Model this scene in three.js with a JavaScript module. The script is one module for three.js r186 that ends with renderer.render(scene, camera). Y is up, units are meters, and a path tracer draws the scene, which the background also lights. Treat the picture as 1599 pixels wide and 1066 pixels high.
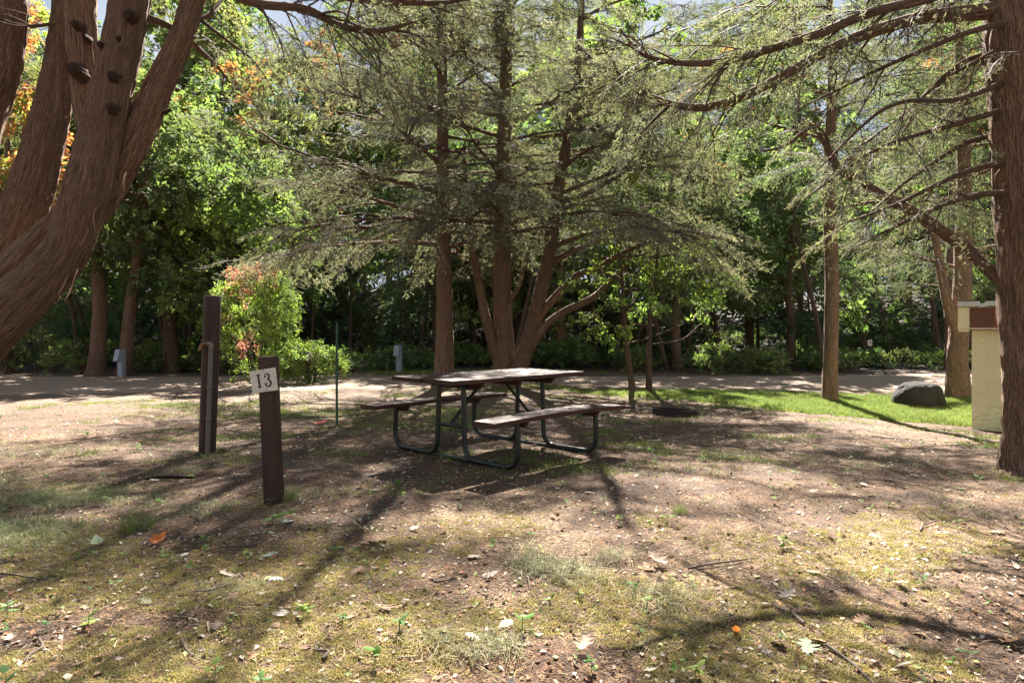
import * as THREE from 'three';
import { ImprovedNoise } from 'three/addons/math/ImprovedNoise.js';
import { mergeVertices } from 'three/addons/utils/BufferGeometryUtils.js';

// ---------------------------------------------------------------- camera, sky, sun, exposure
const V = (x, y, z) => new THREE.Vector3(x, y, z);
const IW = 1599, IH = 1066, F = 1066, HZ = 512, CAMH = 1.28;
const scene = new THREE.Scene();
const camera = new THREE.PerspectiveCamera(2 * Math.atan(IH / 2 / F) * 180 / Math.PI, IW / IH, 0.1, 600);
camera.position.set(0, CAMH, 0);
camera.lookAt(0, CAMH, -10);
camera.setViewOffset(IW, IH, 0, IH / 2 - HZ, IW, IH);      // the lens is a little lower than the horizon
const sunDir = V(0.06, 0.69, -0.72).normalize();
// pale hazy sky with thin broken cloud, the same all the way round
function hazySky() {
  const W = 512, H = 256, d = new Float32Array(W * H * 4), nz = new ImprovedNoise();
  for (let j = 0; j < H; j++) for (let i = 0; i < W; i++) {
    const el = ((j + 0.5) / H - 0.5) * Math.PI, az = (i + 0.5) / W * 2 * Math.PI, y = Math.max(0, Math.sin(el)), k = 1 / (y + 0.35);
    const X = Math.cos(az) * Math.cos(el) * k * 3, Z = Math.sin(az) * Math.cos(el) * k * 3;
    let n = 0, am = 0.5, f = 1; for (let o = 0; o < 5; o++) { n += am * nz.noise(X * f + 3.1, Z * f + 7.7, o * 3.3); am *= 0.55; f *= 2.1; }
    const t = Math.min(1, y * 1.15), cl = Math.min(1, Math.max(0, 0.45 + n * 1.6)) * 0.75;
    const c = [0.088, 0.099, 0.116].map((h, q) => h + ([0.04, 0.058, 0.092][q] - h) * Math.pow(t, 0.6));
    const o = (j * W + i) * 4; for (let q = 0; q < 3; q++) d[o + q] = c[q] + ([0.13, 0.134, 0.14][q] - c[q]) * cl; d[o + 3] = 1;
  }
  const t = new THREE.DataTexture(d, W, H, THREE.RGBAFormat, THREE.FloatType);
  t.mapping = THREE.EquirectangularReflectionMapping; t.magFilter = t.minFilter = THREE.LinearFilter; t.needsUpdate = true;
  return t;
}
scene.background = scene.environment = hazySky();
const sun = new THREE.DirectionalLight(new THREE.Color(1.0, 0.94, 0.84), 5);
sun.position.copy(sunDir).multiplyScalar(80);
sun.target.position.set(0, 0, -8);
sun.position.add(sun.target.position);
sun.castShadow = true;
sun.shadow.mapSize.set(4096, 4096);
Object.assign(sun.shadow.camera, { left: -40, right: 40, top: 40, bottom: -40, near: 1, far: 200 });
sun.shadow.radius = 1;
scene.add(sun, sun.target);
const renderer = new THREE.WebGLRenderer({ antialias: true });
renderer.toneMapping = THREE.LinearToneMapping;
renderer.toneMappingExposure = 7.8;
renderer.shadowMap.enabled = true;

// ---------------------------------------------------------------- helpers
function rngOf(seed) { let a = seed >>> 0; return () => { a = (a + 0x6d2b79f5) | 0; let t = Math.imul(a ^ (a >>> 15), 1 | a); t = (t + Math.imul(t ^ (t >>> 7), 61 | t)) ^ t; return ((t ^ (t >>> 14)) >>> 0) / 4294967296; }; }
const pn = new ImprovedNoise();
const n3 = (x, y, z) => pn.noise(x + 37.3, y + 11.7, z + 5.1);
const fbm = (x, y, z = 0, o = 4) => { let s = 0, a = 0.5; for (let i = 0; i < o; i++) { s += a * n3(x, y, z); x = x * 2.03 + 7.1; y = y * 2.03 + 3.7; z = z * 2.03 + 1.3; a *= 0.5; } return s; };
const clamp = (x, a = 0, b = 1) => Math.min(b, Math.max(a, x));
const ss = (a, b, x) => { const t = clamp((x - a) / (b - a)); return t * t * (3 - 2 * t); };
const lerp = (a, b, t) => a + (b - a) * t;
const gauss = (x, z, cx, cz, rx, rz) => Math.exp(-(((x - cx) / rx) ** 2 + ((z - cz) / rz) ** 2));
const rnd = (r, a, b) => a + (b - a) * r();
// direction of a photograph pixel, at a depth read from what the thing stands on
const P = (px, py, d) => V((px - IW / 2) / F * d, CAMH + (HZ - py) / F * d, -d);
const RGB = (r, g, b) => new THREE.Color().setRGB(r, g, b);
const taken = new Map();
function numbered(name) { const n = taken.get(name) ?? 0; taken.set(name, n + 1); return n ? name + '_' + String(n).padStart(3, '0') : name; }
function shadows(o) { o.traverse((m) => { if (m.isMesh) m.castShadow = m.receiveShadow = true; }); return o; }
function tag(o, label, category, group, kind) { Object.assign(o.userData, { label, category }); if (group) o.userData.group = group; if (kind) o.userData.kind = kind; return o; }
function thing(name, label, category, pos, group) { const g = new THREE.Group(); g.name = numbered(name); g.position.copy(pos); scene.add(g); return tag(g, label, category, group); }
function part(parent, name, geo, mat, kind) { const m = new THREE.Mesh(geo, mat); m.name = name; m.castShadow = m.receiveShadow = true; if (kind) m.userData.kind = kind; parent.add(m); return m; }
function top(name, geo, mat, label, category, group, kind) { const m = new THREE.Mesh(geo, mat); m.name = numbered(name); m.castShadow = m.receiveShadow = true; scene.add(m); return tag(m, label, category, group, kind); }
function structure(name, geo, mat, label) { const m = new THREE.Mesh(geo, mat); m.name = name; m.castShadow = m.receiveShadow = true; m.userData = { kind: 'structure', label, category: name.replace(/_/g, ' ') }; scene.add(m); return m; }

class GB {           // collects vertices into one geometry, with an optional second material slot
  constructor() { this.p = []; this.u = []; this.c = []; this.i = [[], []]; this.slot = 0; this.col = null; }
  v(x, y, z, u = 0, w = 0) { this.p.push(x, y, z); this.u.push(u, w); if (this.col) this.c.push(this.col.r, this.col.g, this.col.b); return this.p.length / 3 - 1; }
  t(a, b, c) { this.i[this.slot].push(a, b, c); }
  q(a, b, c, d) { this.i[this.slot].push(a, b, c, a, c, d); }
  build(flat = false) {
    const g = new THREE.BufferGeometry();
    g.setAttribute('position', new THREE.Float32BufferAttribute(this.p, 3));
    g.setAttribute('uv', new THREE.Float32BufferAttribute(this.u, 2));
    if (this.c.length) g.setAttribute('color', new THREE.Float32BufferAttribute(this.c, 3));
    g.setIndex(this.i[0].concat(this.i[1]));
    if (this.i[1].length) { g.addGroup(0, this.i[0].length, 0); g.addGroup(this.i[0].length, this.i[1].length, 1); }
    if (!flat) g.computeVertexNormals();
    return g;
  }
  // tapered, bent tube; ridge gives the fibrous relief of bark, flare the root buttresses
  tube(pts, rad, seg = 8, o = {}) {
    const curve = pts.length > 2 ? new THREE.CatmullRomCurve3(pts, false, 'centripetal') : new THREE.LineCurve3(pts[0], pts[1]);
    const L = curve.getLength(), n = o.rings ?? Math.max(pts.length - 1, Math.ceil(L / (o.step ?? 0.25)));
    const ts = (t) => { const x = t * (rad.length - 1), k = Math.min(rad.length - 2, Math.floor(x)); return lerp(rad[k], rad[k + 1], x - k); };
    const ring = [], rep = Math.max(1, Math.round(Math.max(...rad) * 6.28 / 0.5));
    let nrm = null, prev = null;
    const ph = o.seed ?? 0;
    for (let i = 0; i <= n; i++) {
      const t = i / n, c = curve.getPoint(t), tan = curve.getTangent(t).normalize();
      if (!nrm) { nrm = Math.abs(tan.y) < 0.9 ? V(0, 1, 0).cross(tan).normalize() : V(1, 0, 0).cross(tan).normalize(); } else { nrm.addScaledVector(tan, -nrm.dot(tan)).normalize(); }
      const bi = tan.clone().cross(nrm), s = t * L, R = ts(t), row = [];
      for (let k = 0; k <= seg; k++) {
        const a = k / seg * Math.PI * 2, ca = Math.cos(a), sa = Math.sin(a);
        let r = R;
        if (o.ridge) {
          const tw = a + s * (o.twist ?? 0.12);
          const x = Math.cos(tw), z = Math.sin(tw);
          r *= 1 + o.ridge * (1.1 * n3(x * 2.1 + ph, s * 0.9, z * 2.1) + 0.9 * (0.4 - Math.abs(n3(x * 5.5 + ph, s * 1.6 + 9, z * 5.5))) + 0.8 * n3(x * 11, s * 2.8 + ph, z * 11));
        }
        if (o.flare) r *= 1 + o.flare * Math.exp(-s / (o.flareLen ?? 0.28)) * (0.6 + 0.55 * Math.cos(a * 5 + ph) + 0.3 * Math.cos(a * 3 + ph * 2));
        row.push(this.v(c.x + (nrm.x * ca + bi.x * sa) * r, c.y + (nrm.y * ca + bi.y * sa) * r, c.z + (nrm.z * ca + bi.z * sa) * r, k / seg * rep, s));
      }
      ring.push(row); prev = c;
    }
    for (let i = 0; i < n; i++) for (let k = 0; k < seg; k++) this.q(ring[i][k], ring[i][k + 1], ring[i + 1][k + 1], ring[i + 1][k]);
    if (o.cap !== false) for (const [row, end, flip] of [[ring[0], curve.getPoint(0), 1], [ring[n], curve.getPoint(1), 0]]) {
      const c = this.v(end.x, end.y, end.z, 0.5, 0.5);
      for (let k = 0; k < seg; k++) flip ? this.t(c, row[k + 1], row[k]) : this.t(c, row[k], row[k + 1]);
    }
    return this;
  }
}
const tubeGeo = (pts, rad, seg, o) => { const b = new GB(); b.tube(pts, rad, seg, o); return b.build(); };

// ---------------------------------------------------------------- procedural textures
function tex(w, h, fn, srgb = true, rep = true) {
  const d = new Uint8Array(w * h * 4);
  for (let y = 0; y < h; y++) for (let x = 0; x < w; x++) { const c = fn(x / w, y / h), i = (y * w + x) * 4; d[i] = clamp(c[0]) * 255; d[i + 1] = clamp(c[1]) * 255; d[i + 2] = clamp(c[2]) * 255; d[i + 3] = 255; }
  const t = new THREE.DataTexture(d, w, h);
  t.wrapS = t.wrapT = rep ? THREE.RepeatWrapping : THREE.ClampToEdgeWrapping;
  t.magFilter = THREE.LinearFilter; t.minFilter = THREE.LinearMipmapLinearFilter; t.generateMipmaps = true;
  if (srgb) t.colorSpace = THREE.SRGBColorSpace;
  t.needsUpdate = true;
  return t;
}
function canvasTex(c, srgb = true) { const t = new THREE.CanvasTexture(c); t.wrapS = t.wrapT = THREE.RepeatWrapping; t.magFilter = THREE.LinearFilter; if (srgb) t.colorSpace = THREE.SRGBColorSpace; return t; }
// fibrous bark: long strands, drawn as strokes that wrap round the tile
function strandCanvas(w, h, seed, n, tones, base, len, wide) {
  const r = rngOf(seed), c = document.createElement('canvas'); c.width = w; c.height = h;
  const x = c.getContext('2d'); x.fillStyle = base; x.fillRect(0, 0, w, h);
  for (let i = 0; i < n; i++) {
    const X = r() * w, Y = r() * h, l = rnd(r, len[0], len[1]) * h, d = rnd(r, -0.07, 0.07) * l, ww = rnd(r, wide[0], wide[1]);
    x.strokeStyle = tones[Math.floor(r() * tones.length)]; x.globalAlpha = rnd(r, 0.25, 0.8); x.lineWidth = ww; x.lineCap = 'round';
    for (const ox of [-w, 0, w]) for (const oy of [-h, 0]) { x.beginPath(); x.moveTo(X + ox, Y + oy); x.bezierCurveTo(X + ox + d * 2, Y + oy + l * 0.3, X + ox - d * 2, Y + oy + l * 0.6, X + ox + d, Y + oy + l); x.stroke(); }
  }
  return c;
}
const barkC = strandCanvas(512, 1024, 5, 4200, ['#e4d9cd', '#c9b8a9', '#a08c7c', '#8a7262', '#6b5446', '#43322a', '#c8a98c', '#93806f', '#a87f66', '#33261f'], '#8c7868', [0.02, 0.26], [1, 5]);
const barkMap = canvasTex(barkC);
const barkB = canvasTex(strandCanvas(512, 1024, 6, 3000, ['#fff', '#ddd', '#aaa', '#777', '#333', '#111', '#000'], '#888', [0.03, 0.3], [1, 7]), false);
// needle litter: thousands of crossing strokes of straw, brown and grey
function litterCanvas(S, seed, n, tones, base, len) {
  const r = rngOf(seed), c = document.createElement('canvas'); c.width = c.height = S;
  const x = c.getContext('2d'); x.fillStyle = base; x.fillRect(0, 0, S, S);
  for (let i = 0; i < n; i++) {
    const X = r() * S, Y = r() * S, a = r() * 6.283, l = rnd(r, len[0], len[1]), b = rnd(r, -0.5, 0.5);
    x.strokeStyle = tones[Math.floor(r() * tones.length)]; x.globalAlpha = rnd(r, 0.35, 1); x.lineWidth = rnd(r, 0.8, 2.6);
    for (const ox of X < 40 ? [0, S] : X > S - 40 ? [0, -S] : [0]) for (const oy of Y < 40 ? [0, S] : Y > S - 40 ? [0, -S] : [0]) {
      x.beginPath(); x.moveTo(X + ox, Y + oy); x.quadraticCurveTo(X + ox + Math.cos(a + b) * l * 0.5, Y + oy + Math.sin(a + b) * l * 0.5, X + ox + Math.cos(a) * l, Y + oy + Math.sin(a) * l); x.stroke();
    }
  }
  return c;
}
const litC = litterCanvas(2048, 11, 90000, ['#f6efe4', '#e9dccb', '#d6c4b0', '#bfa994', '#a38d7a', '#84705f', '#6b594c', '#57483d', '#c9b79c', '#fffaf0', '#3f342c', '#4a3d34', '#2f2620'], '#5c4e44', [4, 24]);
const litMap = canvasTex(litC);
const litBump = canvasTex(litterCanvas(1024, 12, 26000, ['#fff', '#ddd', '#bbb', '#888', '#555', '#222'], '#777', [3, 14]), false);
const grainMap = canvasTex(strandCanvas(512, 1024, 21, 900, ['#fff', '#e8e4e0', '#d6d0ca', '#b9b0a8', '#9a918a', '#f4f0ec'], '#dcd6d0', [0.2, 0.9], [1, 4]));
const grainBump = canvasTex(strandCanvas(512, 1024, 22, 700, ['#fff', '#bbb', '#777', '#222', '#000'], '#999', [0.2, 0.9], [0.8, 3]), false);
const speck = tex(512, 512, (u, v) => { const s = 0.5 + 0.5 * n3(Math.cos(u * 6.283) * 4, Math.sin(u * 6.283) * 4 + v * 0, Math.cos(v * 6.283) * 4 + Math.sin(v * 6.283) * 5), f = 0.5 + 0.5 * n3(u * 64 % 64, v * 64, 3); const g = 0.92 + 0.1 * (s - 0.5) + 0.14 * (f - 0.5); return [g, g, g]; });
const wornPaint = (() => {      // painted board: grain showing through, chips and scuffs down to grey wood
  const c = strandCanvas(512, 1024, 23, 900, ['#fff', '#e8e4e0', '#cfc8c2', '#a9a09a', '#857d78', '#f4f0ec'], '#d2ccc6', [0.15, 0.8], [0.8, 3.5]), x = c.getContext('2d'), r = rngOf(24);
  for (let i = 0; i < 420; i++) { x.globalAlpha = rnd(r, 0.3, 0.9); x.fillStyle = ['#ffffff', '#fff6ec', '#6a605a', '#4c433e'][Math.floor(r() * 4)]; x.beginPath(); x.ellipse(r() * 512, r() * 1024, rnd(r, 0.8, 3), rnd(r, 2, 16), rnd(r, -0.15, 0.15), 0, 6.3); x.fill(); }
  for (let i = 0; i < 14; i++) { x.globalAlpha = 0.9; x.strokeStyle = '#2c2521'; x.lineWidth = rnd(r, 1, 2.4); let X = r() * 512, Y = r() * 1024; x.beginPath(); x.moveTo(X, Y); for (let k = 0; k < 6; k++) { X += rnd(r, -4, 4); Y += rnd(r, 14, 40); x.lineTo(X, Y); } x.stroke(); }
  return canvasTex(c);
})();
const gravelC = (() => { const S = 1024, r = rngOf(31), c = document.createElement('canvas'); c.width = c.height = S; const x = c.getContext('2d'); x.fillStyle = '#a89c90'; x.fillRect(0, 0, S, S); const tn = ['#efe8e0', '#d8cfc6', '#bdb2a8', '#9d9188', '#7c7068', '#c4b5a4', '#8d7d70']; for (let i = 0; i < 26000; i++) { x.fillStyle = tn[Math.floor(r() * tn.length)]; x.globalAlpha = rnd(r, 0.4, 0.95); x.beginPath(); x.ellipse(r() * S, r() * S, rnd(r, 1, 4.5), rnd(r, 0.8, 3), r() * 3.14, 0, 6.3); x.fill(); } return c; })();
const gravelMap = canvasTex(gravelC);

const stainMap = tex(256, 256, (u, v) => { const a = ss(0.0, 0.35, fbm(u * 5, v * 5, 2)), b = 0.5 + fbm(u * 22, v * 22, 4); return [1 - 0.13 * a - 0.05 * b, 1 - 0.09 * a - 0.05 * b, 1 - 0.2 * a - 0.05 * b]; });
// ---------------------------------------------------------------- materials
const std = (o) => new THREE.MeshStandardMaterial(o);
const leafMat = (r, g, b, tr = 0.5) => new THREE.MeshPhysicalMaterial({ color: RGB(r, g, b), transmission: tr, thickness: 0, roughness: 1, specularIntensity: 0.5, side: THREE.DoubleSide });
const M = {
  ground: std({ map: litMap, bumpMap: litBump, bumpScale: 0.02, vertexColors: true, roughness: 1 }),
  road: std({ map: gravelMap, bumpMap: gravelMap, bumpScale: 0.006, color: RGB(0.52, 0.44, 0.38), roughness: 1 }),
  cedarBark: std({ map: barkMap, bumpMap: barkB, bumpScale: 0.025, color: RGB(0.74, 0.62, 0.535), roughness: 0.95 }),
  darkBark: std({ map: barkMap, bumpMap: barkB, bumpScale: 0.01, color: RGB(0.38, 0.33, 0.29), roughness: 0.95 }),
  twig: std({ color: RGB(0.09, 0.066, 0.052), roughness: 0.9 }),
  knot: std({ map: barkMap, bumpMap: barkB, bumpScale: 0.01, color: RGB(0.16, 0.115, 0.09), roughness: 1 }),
  strip: std({ map: barkMap, color: RGB(0.7, 0.52, 0.4), roughness: 0.95, side: THREE.DoubleSide }),
  cedarLeaf: leafMat(0.17, 0.178, 0.085, 0.55),
  broadLeaf: leafMat(0.155, 0.208, 0.052, 0.5),
  orangeLeaf: leafMat(0.5, 0.17, 0.06, 0.45),
  grass: leafMat(0.17, 0.225, 0.05, 0.45),
  hairGrass: leafMat(0.27, 0.26, 0.15, 0.35),
  seedling: leafMat(0.13, 0.26, 0.04, 0.5),
  paintWood: new THREE.MeshPhysicalMaterial({ map: wornPaint, bumpMap: grainBump, bumpScale: 0.0015, color: RGB(0.1, 0.047, 0.034), roughness: 0.68, specularIntensity: 0.55 }),
  post: std({ map: wornPaint, bumpMap: grainBump, bumpScale: 0.002, color: RGB(0.062, 0.028, 0.018), roughness: 0.65 }),
  postTop: std({ map: grainMap, color: RGB(0.32, 0.26, 0.23), roughness: 0.8 }),
  greenTube: std({ map: speck, color: RGB(0.028, 0.038, 0.03), roughness: 0.35, metalness: 0.25 }),
  plate: std({ map: speck, color: RGB(0.72, 0.66, 0.58), roughness: 0.55 }),
  black: std({ color: RGB(0.018, 0.016, 0.016), roughness: 0.5 }),
  nail: std({ color: RGB(0.09, 0.05, 0.035), roughness: 0.6, metalness: 0.5 }),
  galv: std({ map: speck, color: RGB(0.22, 0.18, 0.16), roughness: 0.5, metalness: 0.6 }),
  brass: std({ color: RGB(0.22, 0.12, 0.06), roughness: 0.45, metalness: 0.8 }),
  plastic: std({ map: speck, color: RGB(0.17, 0.15, 0.14), roughness: 0.6 }),
  stake: std({ map: speck, color: RGB(0.012, 0.09, 0.045), roughness: 0.4 }),
  greyPaint: std({ map: speck, color: RGB(0.36, 0.4, 0.47), roughness: 0.5, metalness: 0.2 }),
  rust: std({ map: speck, color: RGB(0.035, 0.026, 0.022), roughness: 0.8, metalness: 0.3 }),
  ash: std({ map: litMap, color: RGB(0.06, 0.055, 0.05), roughness: 1 }),
  cream: std({ map: speck, bumpMap: speck, bumpScale: 0.002, color: RGB(0.94, 0.86, 0.48), roughness: 0.7 }),
  creamStained: std({ map: stainMap, bumpMap: speck, bumpScale: 0.002, color: RGB(0.9, 0.83, 0.46), roughness: 0.8 }),
  mortar: std({ map: speck, color: RGB(0.8, 0.74, 0.48), roughness: 0.8 }),
  fascia: [RGB(0.34, 0.1, 0.035), RGB(0.2, 0.085, 0.035), RGB(0.4, 0.125, 0.045)].map((c) => std({ map: grainMap, color: c, roughness: 0.7 })),
  flashing: std({ map: speck, color: RGB(0.62, 0.66, 0.6), roughness: 0.4, metalness: 0.4 }),
  rock: std({ map: speck, bumpMap: litBump, bumpScale: 0.015, color: RGB(0.03, 0.024, 0.023), roughness: 1 }),
  red: std({ color: RGB(0.55, 0.07, 0.035), roughness: 0.7, side: THREE.DoubleSide }),
};
const fallenMats = [[0.42, 0.31, 0.22], [0.3, 0.19, 0.12], [0.5, 0.42, 0.33], [0.22, 0.14, 0.095], [0.48, 0.41, 0.34], [0.33, 0.32, 0.2]].map(([r, g, b]) => leafMat(r, g, b, 0.25));

// ---------------------------------------------------------------- ground
function ground(x, z) {
  let y = -0.3 * gauss(x, z, 8.2, -11, 3.6, 3.4);
  const hill = ss(-20, -52, z) * (0.25 + 0.75 * Math.exp(-(((x + 1.5) / 9) ** 2)) + 0.35 * ss(8, 30, Math.abs(x))) * 7;
  y += hill * (1 + 0.15 * fbm(x * 0.15, z * 0.15));
  const near = 1 - ss(14, 22, -z) * 0.5;
  y += (0.035 * fbm(x * 0.55, z * 0.55, 2) + 0.018 * fbm(x * 2.6, z * 2.6, 4, 3)) * near;
  return y;
}
const roadNear = (x) => -13.9 - 0.35 * fbm(x * 0.3, 3.1) - 0.02 * x - 1.6 * gauss(x, 0, 0.2, 0, 2.2, 1) + 0.9 * ss(-3, -10, x);
const roadFar = (x) => -18.4 - 0.5 * fbm(x * 0.25, 8.4) - (x > 6 ? 0.10 * (x - 6) ** 1.5 : 0);
const roadMask = (x, z) => ss(roadNear(x) + 0.5, roadNear(x) - 0.5, z) * ss(roadFar(x) - 0.6, roadFar(x) + 0.4, z);
// lawn: a green wedge from behind the table to the shed
const lawnMask = (x, z) => ss(-10.9 + 0.13 * (x - 5), -11.7 + 0.13 * (x - 5), z + 0.35 * fbm(x * 1.2, z * 1.2, 3) + 1.2 * ss(5.5, 2.4, x)) * ss(-14.6, -13.4, z) * ss(1.6, 3.6, x + 0.8 * fbm(x, z));
const mossMask = (x, z) => clamp(ss(0.0, 0.24, fbm(x * 0.8, z * 0.8, 9) + 0.35 * fbm(x * 3.1, z * 3.1, 19) + 0.16 * ss(-5.4, -2.8, z) - 0.05 * ss(0.5, 2.5, x)) * ss(-6.6, -4.2, z));
const DIRT = [0.37, 0.25, 0.15], DIRT2 = [0.215, 0.138, 0.085], MOSS = [0.4, 0.325, 0.14], STRAW = [0.52, 0.415, 0.28], GREEN = [0.15, 0.18, 0.05], GRAV = [0.5, 0.42, 0.35], HUMUS = [0.075, 0.055, 0.04];
function groundColor(x, z) {
  const c = DIRT.map((v, i) => lerp(v, DIRT2[i], ss(-0.2, 0.25, fbm(x * 1.7, z * 1.7, 5))));
  const put = (col, a) => { for (let i = 0; i < 3; i++) c[i] = lerp(c[i], col[i], clamp(a)); };
  put(STRAW, 0.75 * ss(0.02, 0.3, fbm(x * 1.1 + 4, z * 1.1, 7)));
  put(GRAV, 0.8 * ss(-9.6, -12.5, z + 0.8 * fbm(x * 0.7, z * 0.7)) * ss(2.5, -1.5, x));
  put(MOSS, 0.9 * mossMask(x, z) * (0.65 + 0.7 * fbm(x * 6, z * 6, 1)));
  put(GREEN, lawnMask(x, z) * 0.9);
  put(GREEN, 0.5 * ss(0.1, 0.3, fbm(x * 0.9, z * 0.9, 12)) * ss(-5, -8, z) * ss(-18, -13, z));
  put(GRAV, roadMask(x, z) * 0.9);
  put(HUMUS, ss(-18.9, -21, z + 0.8 * fbm(x * 0.5, z * 0.5, 6)));
  const m = 1.3 + 0.5 * fbm(x * 7, z * 7, 3, 3);
  return c.map((v) => v * m);
}
{
  const zs = [], xs = [0];
  for (let z = 30; z > 0; z -= 3) zs.push(z);
  for (let z = 0; z > -1.4; z -= 0.2) zs.push(z);
  let z = -1.4, d = 0.04; while (z > -170) { zs.push(z); z -= d; if (z < -6.5) d *= 1.028; }
  let x = 0; d = 0.05; while (x < 160) { x += d; if (x > 3.4) d *= 1.05; xs.push(x); xs.unshift(-x); }
  const b = new GB(), idx = zs.map((zz) => xs.map((xx) => { const c = groundColor(xx, zz); b.col = RGB(...c); return b.v(xx, ground(xx, zz), zz, xx / 2.6, zz / 2.6); }));
  for (let j = 0; j + 1 < zs.length; j++) for (let i = 0; i + 1 < xs.length; i++) b.q(idx[j][i], idx[j][i + 1], idx[j + 1][i + 1], idx[j + 1][i]);
  const g = b.build();
  if (g.attributes.normal.getY(40) < 0) { g.index.array.reverse(); g.computeVertexNormals(); }
  structure('ground', g, M.ground, 'bare campsite ground of brown needle litter with mossy patches');
}
{
  const b = new GB(), nx = 260, nz = 16, rows = [];
  for (let j = 0; j <= nz; j++) {
    const row = [];
    for (let i = 0; i <= nx; i++) {
      const x = -34 + 68 * i / nx, e = 0.35 * fbm(x * 1.9, j > 8 ? 7.7 : 2.2), a = roadNear(x) - 0.25 + e, c = roadFar(x) + 0.3 + e, z = lerp(a, c, j / nz), edge = Math.min(j, nz - j) === 0 ? -0.02 : 0.012;
      row.push(b.v(x, ground(x, z) + edge, z, x / 1.4, z / 1.4));
    }
    rows.push(row);
  }
  for (let j = 0; j < nz; j++) for (let i = 0; i < nx; i++) b.q(rows[j][i], rows[j][i + 1], rows[j + 1][i + 1], rows[j + 1][i]);
  structure('gravel_road', b.build(), M.road, 'pale gravel campground road in front of the woods');
}
console.log('ground done');

// ---------------------------------------------------------------- foliage building blocks
const tmpM = new THREE.Matrix4();
function basis(pos, dir, up, s, roll = 0) {
  const x = dir.clone().normalize(), zt = x.clone().cross(up);
  if (zt.lengthSq() < 1e-6) zt.set(0, 0, 1);
  zt.normalize(); const y = zt.clone().cross(x);
  const m = new THREE.Matrix4().makeBasis(x, y, zt);
  if (roll) m.multiply(tmpM.makeRotationX(roll));
  return m.scale(V(s, s, s)).setPosition(pos);
}
function instanced(parent, name, geo, mat, list, colors, kind = 'stuff') {
  if (!list.length) return null;
  const m = new THREE.InstancedMesh(geo, mat, list.length);
  list.forEach((x, i) => m.setMatrixAt(i, x));
  if (colors) colors.forEach((c, i) => m.setColorAt(i, c));
  m.name = parent === scene ? numbered(name) : name; m.userData.kind = kind; m.castShadow = m.receiveShadow = true;
  parent.add(m);
  return m;
}
// a cedar bough about a metre long: a bent stem, side twigs and narrow scale-leaf sprays. slot 0 wood, slot 1 leaf
function cedarBough(seed, leafy) {
  const r = rngOf(seed), b = new GB();
  const stem = (t) => V(t, 0.07 * Math.sin(t * 2.4) - 0.12 * t * t, 0.05 * Math.sin(t * 3.1 + seed));
  const line = (a, c, r0, r1) => b.tube([a, c], [r0, r1], 3, { rings: 1, cap: false });
  for (let k = 0; k < 5; k++) line(stem(k / 5), stem((k + 1) / 5), 0.009 - k * 0.0012, 0.0078 - k * 0.0012);
  const leaflet = (p, d, l, w) => {
    const s = V(r() - 0.5, r() - 0.5, r() - 0.5).cross(d).normalize().multiplyScalar(w);
    const e = p.clone().addScaledVector(d, l), m = p.clone().addScaledVector(d, l * 0.45);
    const i0 = b.v(p.x, p.y, p.z), i1 = b.v(m.x + s.x, m.y + s.y, m.z + s.z), i2 = b.v(e.x, e.y, e.z), i3 = b.v(m.x - s.x, m.y - s.y, m.z - s.z);
    b.q(i0, i1, i2, i3);
  };
  const n = leafy > 0 ? 24 : 17;
  for (let k = 0; k < n; k++) {
    const t = 0.08 + 0.9 * (k + r() * 0.7) / n, side = k % 2 ? 1 : -1, l = rnd(r, 0.22, 0.42) * (1.05 - 0.55 * t);
    const p = stem(t), d = V(rnd(r, 0.45, 0.95), rnd(r, -0.5, 0.25), side * rnd(r, 0.5, 1)).normalize();
    const e = p.clone().addScaledVector(d, l); e.y -= l * 0.18;
    b.slot = 0; line(p, e, 0.0036, 0.0017);
    if (leafy <= 0) { for (let q = 0; q < 3; q++) { const a = p.clone().lerp(e, rnd(r, 0.3, 0.9)); line(a, a.clone().add(V(rnd(r, -0.03, 0.1), rnd(r, -0.14, 0.02), side * rnd(r, -0.04, 0.1))), 0.002, 0.001); } continue; }
    b.slot = 1;
    const m = Math.round(l * 46 * leafy);
    for (let q = 0; q < m; q++) {
      const a = p.clone().lerp(e, 0.2 + 0.8 * Math.sqrt(r()));
      const dd = d.clone().multiplyScalar(0.9).add(V(rnd(r, -0.7, 0.7), rnd(r, -0.75, 0.55), rnd(r, -0.7, 0.7))).normalize();
      const l2 = rnd(r, 0.045, 0.1);
      leaflet(a, dd, l2, rnd(r, 0.004, 0.0075));
      const a2 = a.clone().addScaledVector(dd, l2 * 0.5);
      leaflet(a2, dd.clone().add(V(rnd(r, -0.6, 0.6), rnd(r, -0.6, 0.6), rnd(r, -0.6, 0.6))).normalize(), l2 * 0.7, rnd(r, 0.003, 0.006));
    }
  }
  return b.build();
}
const BOUGH = [1, 2, 3, 4].map((s) => cedarBough(s, 0.72));
const THIN = [5, 6].map((s) => cedarBough(s, 0.35));
const BARE = [7, 8, 9].map((s) => cedarBough(s, 0));
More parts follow.
